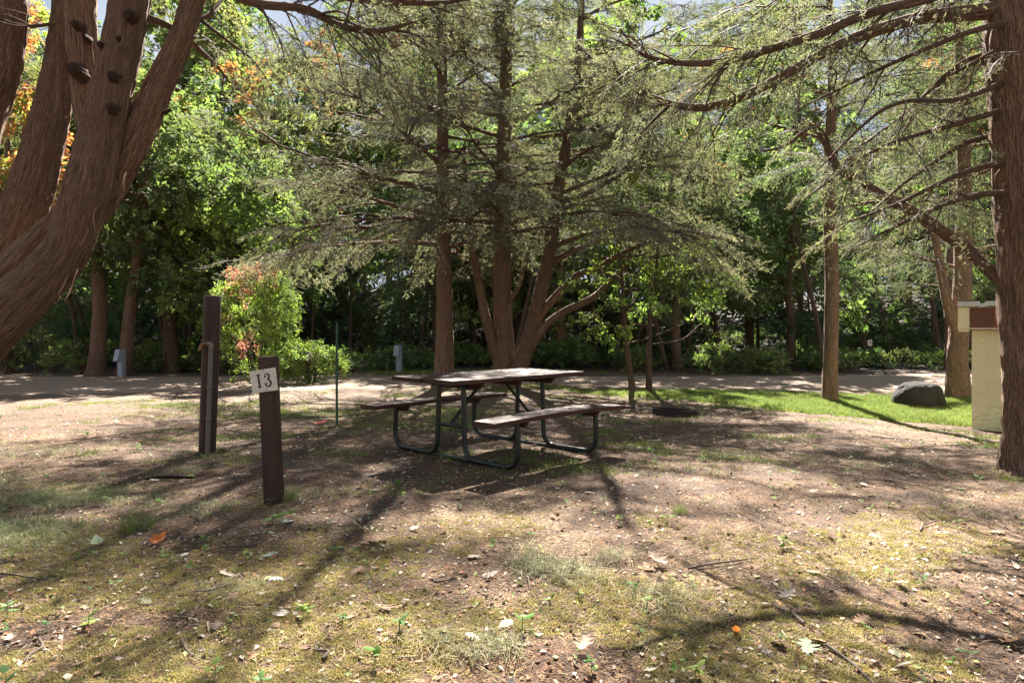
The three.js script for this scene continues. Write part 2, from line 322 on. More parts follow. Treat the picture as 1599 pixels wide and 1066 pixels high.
// a broadleaf spray: twigs from one point with ovate leaves
function leafSpray(seed, n, size, R, lobes) {
  const r = rngOf(seed), b = new GB();
  const tw = 7;
  for (let k = 0; k < tw; k++) {
    const d = V(rnd(r, 0.1, 1), rnd(r, -0.5, 0.8), rnd(r, -1, 1)).normalize(), l = R * rnd(r, 0.6, 1.1);
    const mid = d.clone().multiplyScalar(l * 0.5).add(V(0, 0.04, 0)), e = d.clone().multiplyScalar(l).add(V(0, -0.06, 0));
    b.slot = 0; b.tube([V(0, 0, 0), mid, e], [0.006, 0.004, 0.002], 3, { rings: 2, cap: false });
    b.slot = 1;
    for (let q = 0; q < n / tw; q++) {
      const t = 0.25 + 0.75 * Math.sqrt(r()), p = t < 0.5 ? V(0, 0, 0).lerp(mid, t * 2) : mid.clone().lerp(e, t * 2 - 1);
      p.add(V(rnd(r, -0.1, 0.1), rnd(r, -0.1, 0.1), rnd(r, -0.1, 0.1)).multiplyScalar(R * 1.4));
      const ld = d.clone().add(V(rnd(r, -1, 1), rnd(r, -0.8, 0.3), rnd(r, -1, 1))).normalize();
      const nn = V(rnd(r, -0.5, 0.5), 1, rnd(r, -0.5, 0.5)), sd = ld.clone().cross(nn).normalize(), up = sd.clone().cross(ld).normalize();
      const L = size * rnd(r, 0.65, 1.25), w = L * 0.3;
      const at = (a, c, h) => { const x = p.clone().addScaledVector(ld, a * L).addScaledVector(sd, c * w).addScaledVector(up, h * L); return b.v(x.x, x.y, x.z); };
      const i0 = at(0, 0, 0), i1 = at(0.4, 1, 0.08), i2 = at(1, 0, -0.1), i3 = at(0.4, -1, 0.08), im = at(0.45, 0, 0);
      b.t(i0, im, i1); b.t(im, i2, i1); b.t(i0, i3, im); b.t(im, i3, i2);
    }
  }
  return b.build();
}
const SPRAY = [21, 22, 23].map((s) => leafSpray(s, 63, 0.145, 0.55));
const FINE = [24, 25].map((s) => leafSpray(s, 110, 0.075, 0.42));

function crownMeshes(g, geos, mats, lists) { geos.forEach((geo, k) => instanced(g, 'foliage', geo, mats, lists[k].map((x) => x[0]), lists[k].map((x) => x[1]))); }
const hue = (r, a, b, c, s) => { const k = rnd(r, 1 - s, 1 + s); return RGB(a * k * rnd(r, 0.9, 1.1), b * k, c * k * rnd(r, 0.85, 1.15)); };

// cedar limbs and their boughs, round a trunk given by at(h) in the tree's own axes
function cedarCrown(g, seed, o) {
  const r = rngOf(seed), lists = [...BOUGH, ...THIN, ...BARE].map(() => []), tint = o.tint ?? [1, 1, 1];
  const limbB = new GB();
  let n = 0;
  const bough = (p, d, s, dead) => {
    const u = r(), k = dead ? 6 + Math.floor(r() * 3) : u < (o.thin ?? 0.26) ? 4 + Math.floor(r() * 2) : Math.floor(r() * 4);
    lists[k].push([basis(p, d, V(rnd(r, -0.3, 0.3), 1, rnd(r, -0.3, 0.3)), s, rnd(r, -0.4, 0.4)), k > 5 ? hue(r, 1.15, 1.05, 1, 0.3) : hue(r, tint[0], tint[1], tint[2], 0.28)]);
  };
  const twiggy = (pts, len, lvl, dead) => {
    const c = new THREE.CatmullRomCurve3(pts), m = Math.max(2, Math.round(len / (o.space ?? 0.3)));
    for (let k = 0; k < m; k++) {
      const t = clamp((lvl ? 0.12 : 0.3) + (1 - (lvl ? 0.12 : 0.3)) * (k + r()) / m, 0, 1), p = c.getPoint(t), tn = c.getTangent(t), sd = tn.clone().cross(V(0, 1, 0)).normalize();
      const d = tn.clone().multiplyScalar(rnd(r, 0.5, 1)).addScaledVector(sd, (k % 2 ? 1 : -1) * rnd(r, 0.2, 0.9)).add(V(0, rnd(r, -0.55, 0.15), 0));
      bough(p, d, rnd(r, 0.65, 1.15) * (o.size ?? 1), dead ? r() < 0.75 : r() < (t < 0.45 ? 0.5 : o.dead ?? 0.2));
    }
    bough(c.getPoint(1), c.getTangent(1), (o.size ?? 1) * rnd(r, 0.7, 1), dead && r() < 0.6);
  };
  for (let k = 0; k < o.limbs; k++) {
    const t = Math.pow((k + r()) / o.limbs, o.pow ?? 0.9), h = lerp(o.h0, o.h1, t), az = k * 2.39996 + rnd(r, -0.5, 0.5) + seed;
    const out = V(Math.cos(az), 0, Math.sin(az));
    if (o.avoid && o.avoid(out, h)) continue;
    if (o.sparse && h > o.sparse && k % 3) continue;
    const len = o.R(t, az) * rnd(r, 0.7, 1.15), rise = rnd(r, -0.02, 0.32) + 0.35 * t, droop = rnd(r, 0.1, 0.4) * (1 - t * 0.5), start = o.at(h);
    const pts = [0, 0.25, 0.5, 0.75, 1].map((s) => start.clone().addScaledVector(out, len * s).add(V(rnd(r, -0.05, 0.05) * len * (s > 0), len * (rise * s - droop * s * s) + 0.1 * len * s * s * s, rnd(r, -0.05, 0.05) * len * (s > 0))));
    const dead = o.deadBelow && h < o.deadBelow && r() < 0.65, r0 = 0.016 + 0.012 * len;
    const geoOf = (b) => b.tube(pts, [r0, r0 * 0.75, r0 * 0.5, r0 * 0.3, 0.005], 5, { rings: 7, cap: false });
    if (o.limbParts) { const b = new GB(); geoOf(b); part(g, 'limb', b.build(), M.cedarBark); } else geoOf(limbB);
    twiggy(pts, len, 0, dead); n++;
    const c = new THREE.CatmullRomCurve3(pts), subs = Math.round(len * (o.subs ?? 1.1));
    for (let q = 0; q < subs; q++) {
      const s = rnd(r, 0.25, 0.85), p = c.getPoint(s), tn = c.getTangent(s), sd = tn.clone().cross(V(0, 1, 0)).normalize(), l2 = len * rnd(r, 0.25, 0.45) * (1.2 - s * 0.6);
      const d = tn.clone().multiplyScalar(0.75).addScaledVector(sd, (q % 2 ? 1 : -1) * rnd(r, 0.5, 0.9)).add(V(0, rnd(r, -0.25, 0.15), 0)).normalize();
      const p2 = [p, p.clone().addScaledVector(d, l2 * 0.5), p.clone().addScaledVector(d, l2).add(V(0, -0.12 * l2, 0))];
      limbB.tube(p2, [r0 * 0.45, r0 * 0.3, 0.004], 4, { rings: 3, cap: false });
      twiggy(p2, l2, 1, dead);
    }
  }
  if (limbB.p.length) part(g, 'branchlets', limbB.build(), M.cedarBark, 'stuff');
  crownMeshes(g, [...BOUGH, ...THIN, ...BARE], [M.twig, o.leaf ?? M.cedarLeaf], lists);
  return lists;
}
function along(pts) { const c = new THREE.CatmullRomCurve3(pts, false, 'centripetal'), y0 = pts[0].y, y1 = pts[pts.length - 1].y; return (h) => { let a = 0, b = 1; for (let i = 0; i < 18; i++) { const m = (a + b) / 2; c.getPoint(m).y < h ? a = m : b = m; } return c.getPoint((a + b) / 2); }; }
console.log('foliage blocks done');

// ---------------------------------------------------------------- the picnic-site cedars
const rel = (pts, o) => pts.map((p) => p.clone().sub(o));
const gp = (x, z, dy = 0) => V(x, ground(x, z) + dy, z);
const px = (list, d) => list.map(([x, y, dd]) => P(x, y, dd ?? d));
const barkTube = (pts, rad, o = {}) => tubeGeo(pts, rad, o.seg ?? 30, { step: 0.07, ridge: 0.1, seed: o.seed ?? 1, ...o });
{ // straight cedar behind the table
  const base = gp(P(693, 605, 14.7).x, -14.7);
  const g = thing('cedar_tree', 'tall straight cedar with one bare reddish trunk behind the picnic table', 'tree', base);
  const pts = [V(0, -0.1, 0), ...rel(px([[694, 500], [693, 400], [692, 300], [691, 200], [690, 100], [690, 0], [691, -130], [692, -250]], 14.7), base)];
  part(g, 'trunk', barkTube(pts, [0.21, 0.175, 0.158, 0.138, 0.12, 0.105, 0.09, 0.06, 0.03], { flare: 0.6, flareLen: 0.2, seed: 3 }), M.cedarBark);
  cedarCrown(g, 101, { at: along(pts), h0: 3.0, h1: 11.3, limbs: 60, pow: 1.35, sparse: 8.7, avoid: (o, h) => o.x < -0.35 && o.z < -0.2 && h < 8, R: (t, az) => 3.5 * (1 - 0.7 * t) * (Math.cos(az) > 0.5 ? 0.75 : Math.cos(az) < -0.35 ? 1.35 : 1), limbParts: true, deadBelow: 5.0, space: 0.3, subs: 1.5 });
}
{ // many-stemmed cedar
  const D = 15.0, base = gp(P(792, 605, D).x, -D);
  const g = thing('cedar_tree', 'cedar with several stems spreading from one base behind the picnic table', 'tree', base);
  const main = [V(-0.02, -0.1, 0), ...rel(px([[785, 510], [784, 400], [786, 300], [788, 200], [790, 100], [792, 0], [794, -140], [796, -270]], D), base)];
  part(g, 'trunk', barkTube(main, [0.27, 0.205, 0.185, 0.165, 0.145, 0.12, 0.1, 0.07, 0.03], { flare: 0.45, flareLen: 0.25, seed: 5 }), M.cedarBark);
  const stem = (list, rad, seed) => { const p = rel(px(list, D), base); part(g, 'stem', barkTube(p, rad, { seg: 20, seed }), M.cedarBark); return p; };
  stem([[787, 590, 15], [772, 545, 14.9], [757, 490, 14.8], [743, 415, 14.8], [734, 370, 14.8], [728, 300, 14.8], [724, 230, 14.8]], [0.14, 0.115, 0.1, 0.09, 0.08, 0.06, 0.03], 7);
  const rs = stem([[798, 600, 14.9], [818, 555, 14.8], [836, 490, 14.7], [852, 420, 14.7], [864, 350, 14.7], [874, 280, 14.7], [886, 215, 14.7], [900, 120, 14.8], [908, 20, 14.9], [915, -120, 15]], [0.2, 0.17, 0.15, 0.14, 0.13, 0.12, 0.1, 0.085, 0.06, 0.03], 8);
  const limb = (list, rad, seed) => { const p = rel(px(list, 14.6), base); part(g, 'limb', barkTube(p, rad, { seg: 14, seed, step: 0.12 }), M.cedarBark); return p; };
  const l1 = limb([[826, 548, 14.8], [850, 510], [880, 487], [930, 462], [955, 436], [985, 412], [1035, 398], [1090, 405, 14.2], [1130, 420, 14]], [0.1, 0.085, 0.08, 0.07, 0.06, 0.05, 0.04, 0.025, 0.01], 9);
  const l2 = limb([[840, 495, 14.7], [868, 462], [900, 430], [930, 420], [962, 400], [1010, 380, 14.3], [1060, 372, 14], [1115, 390, 13.8]], [0.09, 0.08, 0.07, 0.06, 0.055, 0.04, 0.025, 0.01], 10);
  const l3 = limb([[858, 410, 14.7], [895, 392], [940, 375], [990, 372, 14.2], [1050, 350, 13.8], [1100, 362, 13.6]], [0.08, 0.065, 0.05, 0.035, 0.025, 0.01], 11);
  limb([[795, 470, 14.9], [808, 450, 14.9], [818, 420, 14.9], [830, 375, 15]], [0.06, 0.05, 0.045, 0.03], 12);
  const l4 = limb([[868, 320, 14.7], [920, 300, 14.3], [990, 265, 14], [1060, 262, 13.8], [1120, 290, 13.8]], [0.06, 0.05, 0.035, 0.025, 0.01], 13);
  cedarCrown(g, 207, { at: along(main), h0: 3.3, h1: 11.6, limbs: 60, pow: 1.35, sparse: 8.7, R: (t, az) => 3.6 * (1 - 0.7 * t), limbParts: true, deadBelow: 5.2, space: 0.31, subs: 1.4 });
  cedarCrown(g, 208, { at: along(rs), h0: 2.9, h1: 8.5, limbs: 30, R: (t, az) => 3.4 * (1 - 0.55 * t) * (Math.cos(az) > 0 ? 1.2 : 0.6), avoid: (o, h) => o.x < -0.3, deadBelow: 3.6, space: 0.31, subs: 1.4 });
  const r = rngOf(77), lists = [...BOUGH, ...BARE].map(() => []);
  for (const l of [l1, l2, l3, l4]) { const c = new THREE.CatmullRomCurve3(l); for (let k = 0; k < 34; k++) { const t = rnd(r, 0.5, 1), p = c.getPoint(t), d = c.getTangent(t).add(V(rnd(r, -0.8, 0.8), rnd(r, -0.7, 0.5), rnd(r, -0.9, 0.9))), q = Math.floor(r() * 7); lists[q].push([basis(p, d, V(0, 1, 0), rnd(r, 0.6, 1.2)), hue(r, 1, 1, 1, 0.25)]); } }
  crownMeshes(g, [...BOUGH, ...BARE], [M.twig, M.cedarLeaf], lists);
}
console.log('centre cedars done');
// drooping twigs and boughs along a hand-placed limb
function dress(g, limbs, seed, per, share, size = 1, hang = 0.6) {
  const r = rngOf(seed), geos = [...BOUGH, ...THIN, ...BARE], lists = geos.map(() => []);
  for (const [l, t0] of limbs) {
    const c = new THREE.CatmullRomCurve3(l), n = Math.round(c.getLength() * per);
    for (let k = 0; k < n; k++) {
      const t = rnd(r, t0 ?? 0.1, 1), p = c.getPoint(t), d = c.getTangent(t).multiplyScalar(rnd(r, 0.2, 0.9)).add(V(rnd(r, -0.6, 0.6), rnd(r, -hang * 1.5, hang * 0.6), rnd(r, -0.8, 0.8)));
      const u = r(), q = u < share ? Math.floor(r() * 4) : u < share + 0.2 ? 4 + Math.floor(r() * 2) : 6 + Math.floor(r() * 3);
      lists[q].push([basis(p, d, V(0, 1, 0), rnd(r, 0.5, 1.15) * size, rnd(r, -0.5, 0.5)), q > 5 ? hue(r, 1.1, 1, 0.95, 0.3) : hue(r, 1, 1, 1, 0.3)]);
    }
  }
  crownMeshes(g, geos, [M.twig, M.cedarLeaf], lists);
}
function side(l, seed, n, len, r0, hang) {     // secondary branches leaving a limb
  const r = rngOf(seed), c = new THREE.CatmullRomCurve3(l), out = [];
  for (let k = 0; k < n; k++) {
    const t = rnd(r, 0.15, 0.95), p = c.getPoint(t), d = c.getTangent(t).multiplyScalar(rnd(r, 0.3, 0.9)).add(V(rnd(r, -0.3, 0.3), rnd(r, -hang, hang * 0.5), rnd(r, -0.8, 0.8))).normalize(), L = len * rnd(r, 0.5, 1.2);
    out.push([[p, p.clone().addScaledVector(d, L * 0.35).add(V(0, rnd(r, -0.04, 0.06), 0)), p.clone().addScaledVector(d, L * 0.7).add(V(rnd(r, -0.06, 0.06), -0.05 * L, 0)), p.clone().addScaledVector(d, L).add(V(0, -0.1 * L, 0))], 0.1, r0 * rnd(r, 0.6, 1.2)]);
  }
  return out;
}
function sideMesh(g, list) { const b = new GB(); for (const [p, , r0] of list) b.tube(p, [r0, r0 * 0.7, r0 * 0.45, 0.003], 5, { rings: 6, cap: false }); part(g, 'branchlets', b.build(), M.cedarBark, 'stuff'); }

{ // cedar at the right edge
  const D = 6.1, base = gp(P(1614, 735, D).x, -D);
  const g = thing('cedar_tree', 'large cedar with stringy grey brown bark beside the cream shed', 'tree', base);
  const pts = [V(0, -0.12, 0), ...rel(px([[1613, 690], [1610, 600], [1606, 500], [1600, 350], [1594, 200], [1588, 60], [1584, -80], [1582, -350], [1590, -700], [1600, -1100]], D), base)];
  part(g, 'trunk', barkTube(pts, [0.25, 0.225, 0.215, 0.21, 0.215, 0.22, 0.24, 0.2, 0.17, 0.12, 0.05], { flare: 0.6, flareLen: 0.22, seed: 14, seg: 44, step: 0.045, ridge: 0.14 }), M.cedarBark);
  const limb = (list, rad, seed) => { const p = rel(px(list, D), base); part(g, 'limb', barkTube(p, rad, { seg: 14, seed, step: 0.06, ridge: 0.12 }), M.cedarBark); return p; };
  const a = limb([[1580, 8], [1540, 18], [1440, 28, 6.2], [1330, 62, 6.3], [1235, 112, 6.4], [1155, 153, 6.5], [1085, 168, 6.6], [1015, 150, 6.7], [960, 122, 6.8], [930, 95, 6.9]], [0.075, 0.07, 0.056, 0.05, 0.044, 0.04, 0.036, 0.03, 0.02, 0.01], 15);
  const b = limb([[1582, -30, 6.1], [1500, -20, 6], [1440, 0, 5.9], [1360, 20, 5.9], [1280, 52, 5.9], [1190, 80, 6], [1120, 97, 6], [1050, 97, 6.1], [1000, 82, 6.2], [965, 40, 6.3]], [0.06, 0.05, 0.045, 0.04, 0.036, 0.033, 0.03, 0.025, 0.018, 0.008], 16);
  const c = limb([[1600, 470, 6.15], [1565, 440, 6.3], [1505, 385, 6.5], [1440, 340, 6.7], [1370, 300, 6.8], [1322, 270, 6.9], [1300, 256, 6.9]], [0.06, 0.055, 0.056, 0.055, 0.05, 0.045, 0.03], 17);
  const c2 = limb([[1310, 262, 6.9], [1296, 235, 6.9], [1290, 212, 6.9], [1275, 195, 6.9]], [0.03, 0.025, 0.018, 0.01], 18);
  const c3 = limb([[1302, 258, 6.9], [1270, 200, 6.9], [1230, 225, 6.9], [1195, 235, 6.8], [1165, 232, 6.8]], [0.022, 0.02, 0.017, 0.012, 0.006], 19);
  const more = [];
  for (const [h, k] of [[80, 1], [120, 2], [165, 3], [205, 4], [250, 5], [300, 6], [60, 7], [30, 8]]) {
    const r = rngOf(300 + k), x0 = 1590, e = rnd(r, 180, 340);
    more.push(limb([[x0, h], [x0 - e * 0.3, h + rnd(r, 5, 35), 6.1 + rnd(r, -0.5, 0.5)], [x0 - e * 0.65, h + rnd(r, 40, 90), 6.2 + rnd(r, -0.7, 0.7)], [x0 - e, h + rnd(r, 90, 170), 6.3 + rnd(r, -0.9, 0.9)]], [0.03, 0.022, 0.015, 0.006], 20 + k));
  }
  const s = [...side(a, 41, 26, 0.9, 0.014, 0.9), ...side(b, 42, 26, 0.8, 0.013, 0.7), ...side(c, 43, 10, 0.6, 0.01, 0.9), ...more.flatMap((m, i) => side(m, 50 + i, 8, 0.6, 0.008, 0.8))];
  sideMesh(g, s);
  dress(g, [[a, 0.25], [b, 0.25]], 61, 9, 0.28, 0.7, 0.7);
  dress(g, more.map((m) => [m, 0.2]), 62, 6, 0.12, 0.62, 0.8);
  dress(g, s, 63, 4.4, 0.17, 0.55, 0.7);
  dress(g, [[c3, 0.2], [c2, 0.3], [c, 0.7]], 64, 6, 0.2, 0.45, 0.7);
  cedarCrown(g, 311, { at: along(pts), h0: 4.2, h1: 9.5, limbs: 26, R: (t) => 3.2 * (1 - 0.6 * t), space: 0.4, subs: 0.8 });
  const r = rngOf(71), sb = new GB();
  for (let k = 0; k < 34; k++) { const t = rnd(r, 0.02, 0.5), q = along(pts)(t * 6), an = rnd(r, 1.6, 4.6), n = V(Math.cos(an), 0, Math.sin(an) * 0 + rnd(r, 0.2, 1)).normalize(), p0 = q.clone().addScaledVector(n, 0.22), L = rnd(r, 0.1, 0.3); sb.tube([p0, p0.clone().addScaledVector(n, 0.03).add(V(rnd(r, -0.05, 0.05), -L * 0.5, 0)), p0.clone().addScaledVector(n, 0.015).add(V(rnd(r, -0.05, 0.05), -L, 0))], [0.004, 0.006, 0.001], 3, { rings: 3 }); }
  part(g, 'bark_strips', sb.build(), M.strip, 'stuff');
}
{ // leaning many-trunked cedar at the left edge
  const base = gp(-5.9, -5.7);
  const g = thing('leaning_cedar', 'huge leaning cedar with several shaggy trunks sweeping up from the left', 'tree', base);
  const trunk = (list, rad, seed, d = 5.8, ridge = 0.13) => { const p = rel(px(list, d), base); part(g, 'trunk', barkTube(p, rad, { seg: 72, seed, step: 0.035, ridge, twist: 0.3 }), M.cedarBark); return p; };
  trunk([[-290, 810, 5.7], [-210, 735], [-140, 645], [-82, 580], [-34, 528], [16, 482], [64, 438], [104, 388], [124, 335], [140, 281], [156, 215], [167, 169], [180, 110], [192, 56], [203, 0], [215, -60], [235, -200], [260, -420], [280, -700]], [0.36, 0.33, 0.29, 0.255, 0.23, 0.205, 0.185, 0.17, 0.17, 0.175, 0.16, 0.155, 0.15, 0.15, 0.145, 0.14, 0.12, 0.09, 0.04], 33);
  const fork = trunk([[140, 350, 5.95], [158, 310, 6], [176, 275], [205, 222], [233, 168], [259, 110], [284, 54], [301, 0], [320, -60], [370, -250], [420, -480]], [0.08, 0.13, 0.15, 0.145, 0.122, 0.108, 0.095, 0.094, 0.088, 0.07, 0.03], 35, 6.0);
  trunk([[150, 235, 6.0], [141, 190], [134, 140], [130, 100], [126, 40], [124, -10], [118, -80], [110, -250]], [0.09, 0.115, 0.115, 0.11, 0.12, 0.125, 0.1, 0.05], 36, 6.1);
  trunk([[-180, 690, 6.1], [-70, 500, 6.3], [-8, 400, 6.4], [33, 330], [60, 256], [79, 180], [92, 110], [99, 50], [104, 0], [112, -90], [120, -400]], [0.3, 0.26, 0.225, 0.19, 0.168, 0.15, 0.128, 0.116, 0.11, 0.095, 0.04], 37, 6.4);
  trunk([[-150, 540, 6.3], [-95, 400, 6.3], [-52, 280, 6.3], [-19, 170, 6.3], [1, 110, 6.3], [11, 50, 6.3], [16, 0], [24, -80], [40, -350]], [0.22, 0.18, 0.155, 0.145, 0.14, 0.138, 0.136, 0.12, 0.04], 38, 6.3);
  trunk([[-100, 540, 5.95], [-10, 446, 5.95], [45, 385, 6.05], [95, 332, 6.15], [118, 290, 6.2]], [0.15, 0.125, 0.1, 0.075, 0.03], 39, 5.95);
  // cut and broken branch stubs
  const stub = (x, y, d, r, len, dx) => { const p = P(x, y, d).sub(base); part(g, 'branch_stub', tubeGeo([p, p.clone().add(V(dx * 0.4, 0.01, len * 0.45)), p.clone().add(V(dx * 0.7, 0.012, len * 0.8))], [r * 1.5, r * 1.1, r * 0.8], 16, { rings: 6, ridge: 0.35, seed: x }), M.knot); };
  stub(127, 116, 5.98, 0.05, 0.16, -0.02); stub(128, 46, 6.02, 0.03, 0.13, -0.02); stub(140, 65, 6.02, 0.022, 0.12, 0); stub(208, 30, 5.72, 0.036, 0.11, 0); stub(190, 68, 5.72, 0.018, 0.11, 0.02); stub(164, 76, 5.7, 0.022, 0.1, -0.02); stub(180, 125, 5.7, 0.034, 0.11, 0.01); stub(177, 172, 5.68, 0.034, 0.09, 0.01); stub(256, 176, 5.95, 0.014, 0.05, 0.11);
  // shaggy strips of bark
  const r = rngOf(81), sb = new GB();
  for (const [x, y] of [[92, 450], [98, 468], [128, 372], [150, 345], [118, 430], [192, 282]]) for (let k = 0; k < 1; k++) {
    const p = P(x + rnd(r, -9, 9), y + rnd(r, -9, 9), 5.5 + rnd(r, 0, 0.12)).sub(base), L = rnd(r, 0.05, 0.16);
    sb.tube([p.clone().add(V(-0.03, 0.1, -0.1)), p, p.clone().add(V(rnd(r, -0.02, 0.06), -L * 0.6, 0.03)), p.clone().add(V(rnd(r, -0.02, 0.08), -L, 0.02))], [0.005, rnd(r, 0.004, 0.008), 0.004, 0.001], 4, { rings: 5 });
  }
  part(g, 'bark_strips', sb.build(), M.strip, 'stuff');
  const limb = (list, rad, seed, d = 6) => { const p = rel(px(list, d), base); part(g, 'limb', barkTube(p, rad, { seg: 12, seed, step: 0.08 }), M.cedarBark); return p; };
  const a = limb([[240, -70, 5.9], [320, -30], [400, 5], [480, 15, 6.2], [530, 40, 6.3], [590, 48, 6.4], [648, 34, 6.5]], [0.05, 0.045, 0.04, 0.035, 0.032, 0.026, 0.014], 41);
  const b = limb([[330, -90, 6], [430, -40, 6.2], [540, -5, 6.5], [620, 3, 6.8], [690, 4, 7], [760, -8, 7.2]], [0.05, 0.045, 0.035, 0.03, 0.022, 0.012], 42);
  const c = limb([[230, 28, 5.9], [262, 40, 6], [300, 68, 6.2], [340, 105, 6.4], [358, 130, 6.5]], [0.032, 0.028, 0.024, 0.015, 0.008], 43);
  const d = limb([[290, 40, 6], [330, 20, 6.3], [350, -10, 6.6], [365, -40, 6.8]], [0.025, 0.02, 0.015, 0.01], 44);
  const e = limb([[300, 20, 6], [350, 60, 6.3], [400, 100, 6.6], [440, 170, 6.9]], [0.016, 0.013, 0.009, 0.004], 45);
  const f = limb([[90, 35, 6.3], [60, 40, 6.2], [25, 38, 6.1], [-20, 20, 6]], [0.02, 0.016, 0.012, 0.006], 46);
  const s = [...side(a, 91, 30, 0.9, 0.011, 1), ...side(b, 92, 26, 0.9, 0.011, 1), ...side(c, 93, 10, 0.5, 0.008, 0.9), ...side(d, 94, 7, 0.5, 0.007, 0.9), ...side(e, 95, 10, 0.5, 0.006, 0.9), ...side(f, 96, 6, 0.5, 0.006, 0.9)];
  sideMesh(g, s);
  dress(g, s, 65, 5, 0.12, 0.5, 0.9);
  dress(g, [[a, 0.2], [b, 0.2], [e, 0.2]], 66, 6, 0.15, 0.6, 0.9);
  cedarCrown(g, 411, { at: along(fork), h0: 4.6, h1: 8, limbs: 16, R: (t) => 2.4 * (1 - 0.5 * t), avoid: (o) => o.z < -0.2, space: 0.45, subs: 0.8 });
}
console.log('edge cedars done');

// ---------------------------------------------------------------- trees round the clearing
function plainCedar(x, z, h, r0, o) {
  const base = gp(x, z), g = thing('cedar_tree', o.label, 'tree', base, o.group), lean = o.lean ?? 0, r = rngOf(o.seed);
  const pts = [0, 0.2, 0.4, 0.6, 0.8, 1].map((t) => V(lean * t * h + rnd(r, -0.06, 0.06) * (t > 0), t * h - 0.12 * (t === 0), rnd(r, -0.06, 0.06) * (t > 0)));
  part(g, 'trunk', barkTube(pts, [r0 * 1.12, r0, r0 * 0.85, r0 * 0.62, r0 * 0.38, 0.02], { seg: o.seg ?? 18, step: 0.15, flare: 0.45, flareLen: 0.2, seed: o.seed }), o.bark ?? M.cedarBark);
  cedarCrown(g, o.seed, { at: along(pts), h0: o.h0 ?? h * 0.28, h1: h * 0.97, limbs: o.limbs ?? 34, R: (t, az) => (o.R ?? 2.6) * (1 - 0.75 * t), space: o.space ?? 0.4, size: o.size ?? 1.15, subs: o.subs ?? 1, tint: o.tint, dead: 0.08, deadBelow: o.deadBelow, avoid: o.avoid, limbParts: false });
  return g;
}
plainCedar(P(1295, 620, 13.4).x, -13.4, 11, 0.125, { seed: 501, avoid: (o, h) => o.z < -0.25 && h < 7, h0: 3.1, R: 2.7, limbs: 32, space: 0.36, subs: 1.2, tint: [0.85, 1.05, 0.85], label: 'slim straight cedar standing at the back edge of the lawn' });
{
  const base = gp(P(1497, 622, 13.9).x, -13.9), g = thing('cedar_tree', 'thick forked cedar behind the boulder and the cream shed', 'tree', base);
  const main = [V(0, -0.1, 0), V(-0.02, 0.8, 0), V(0.05, 1.7, 0), V(0.1, 3, 0), V(0.05, 5, 0.1), V(0, 8, 0), V(0, 10.5, 0)];
  part(g, 'trunk', barkTube(main, [0.23, 0.185, 0.175, 0.15, 0.12, 0.08, 0.03], { flare: 0.4, seed: 61 }), M.cedarBark);
  part(g, 'stem', barkTube([V(-0.02, 1.2, 0.05), V(-0.25, 1.8, 0.1), V(-0.42, 2.6, 0.1), V(-0.6, 4, 0)], [0.1, 0.095, 0.085, 0.04], { seg: 14, seed: 62 }), M.cedarBark);
  cedarCrown(g, 512, { at: along(main), avoid: (o, h) => o.z < -0.25 && h < 7, h0: 2.3, h1: 10.2, limbs: 32, R: (t) => 2.8 * (1 - 0.7 * t), space: 0.38, subs: 1.2, tint: [0.95, 1.05, 0.85] });
}
const farCedars = 'cedars beyond the gravel road';
for (const [x, z, h, R, seed] of [[-2.6, -23, 6, 2, 521], [5.2, -21.4, 5.8, 2, 523], [9.2, -22.5, 6.5, 2.3, 524], [13.2, -20.5, 9, 2.8, 525], [-14.5, -19.6, 9, 2.8, 526], [1.6, -22.5, 7.5, 2.4, 527]])
  plainCedar(x, z, h, 0.14, { seed, R, limbs: 28, h0: 2.2, subs: 0.8, label: 'feathery cedar at the edge of the woods across the road', group: farCedars, tint: [0.9, 1.05, 0.8] });

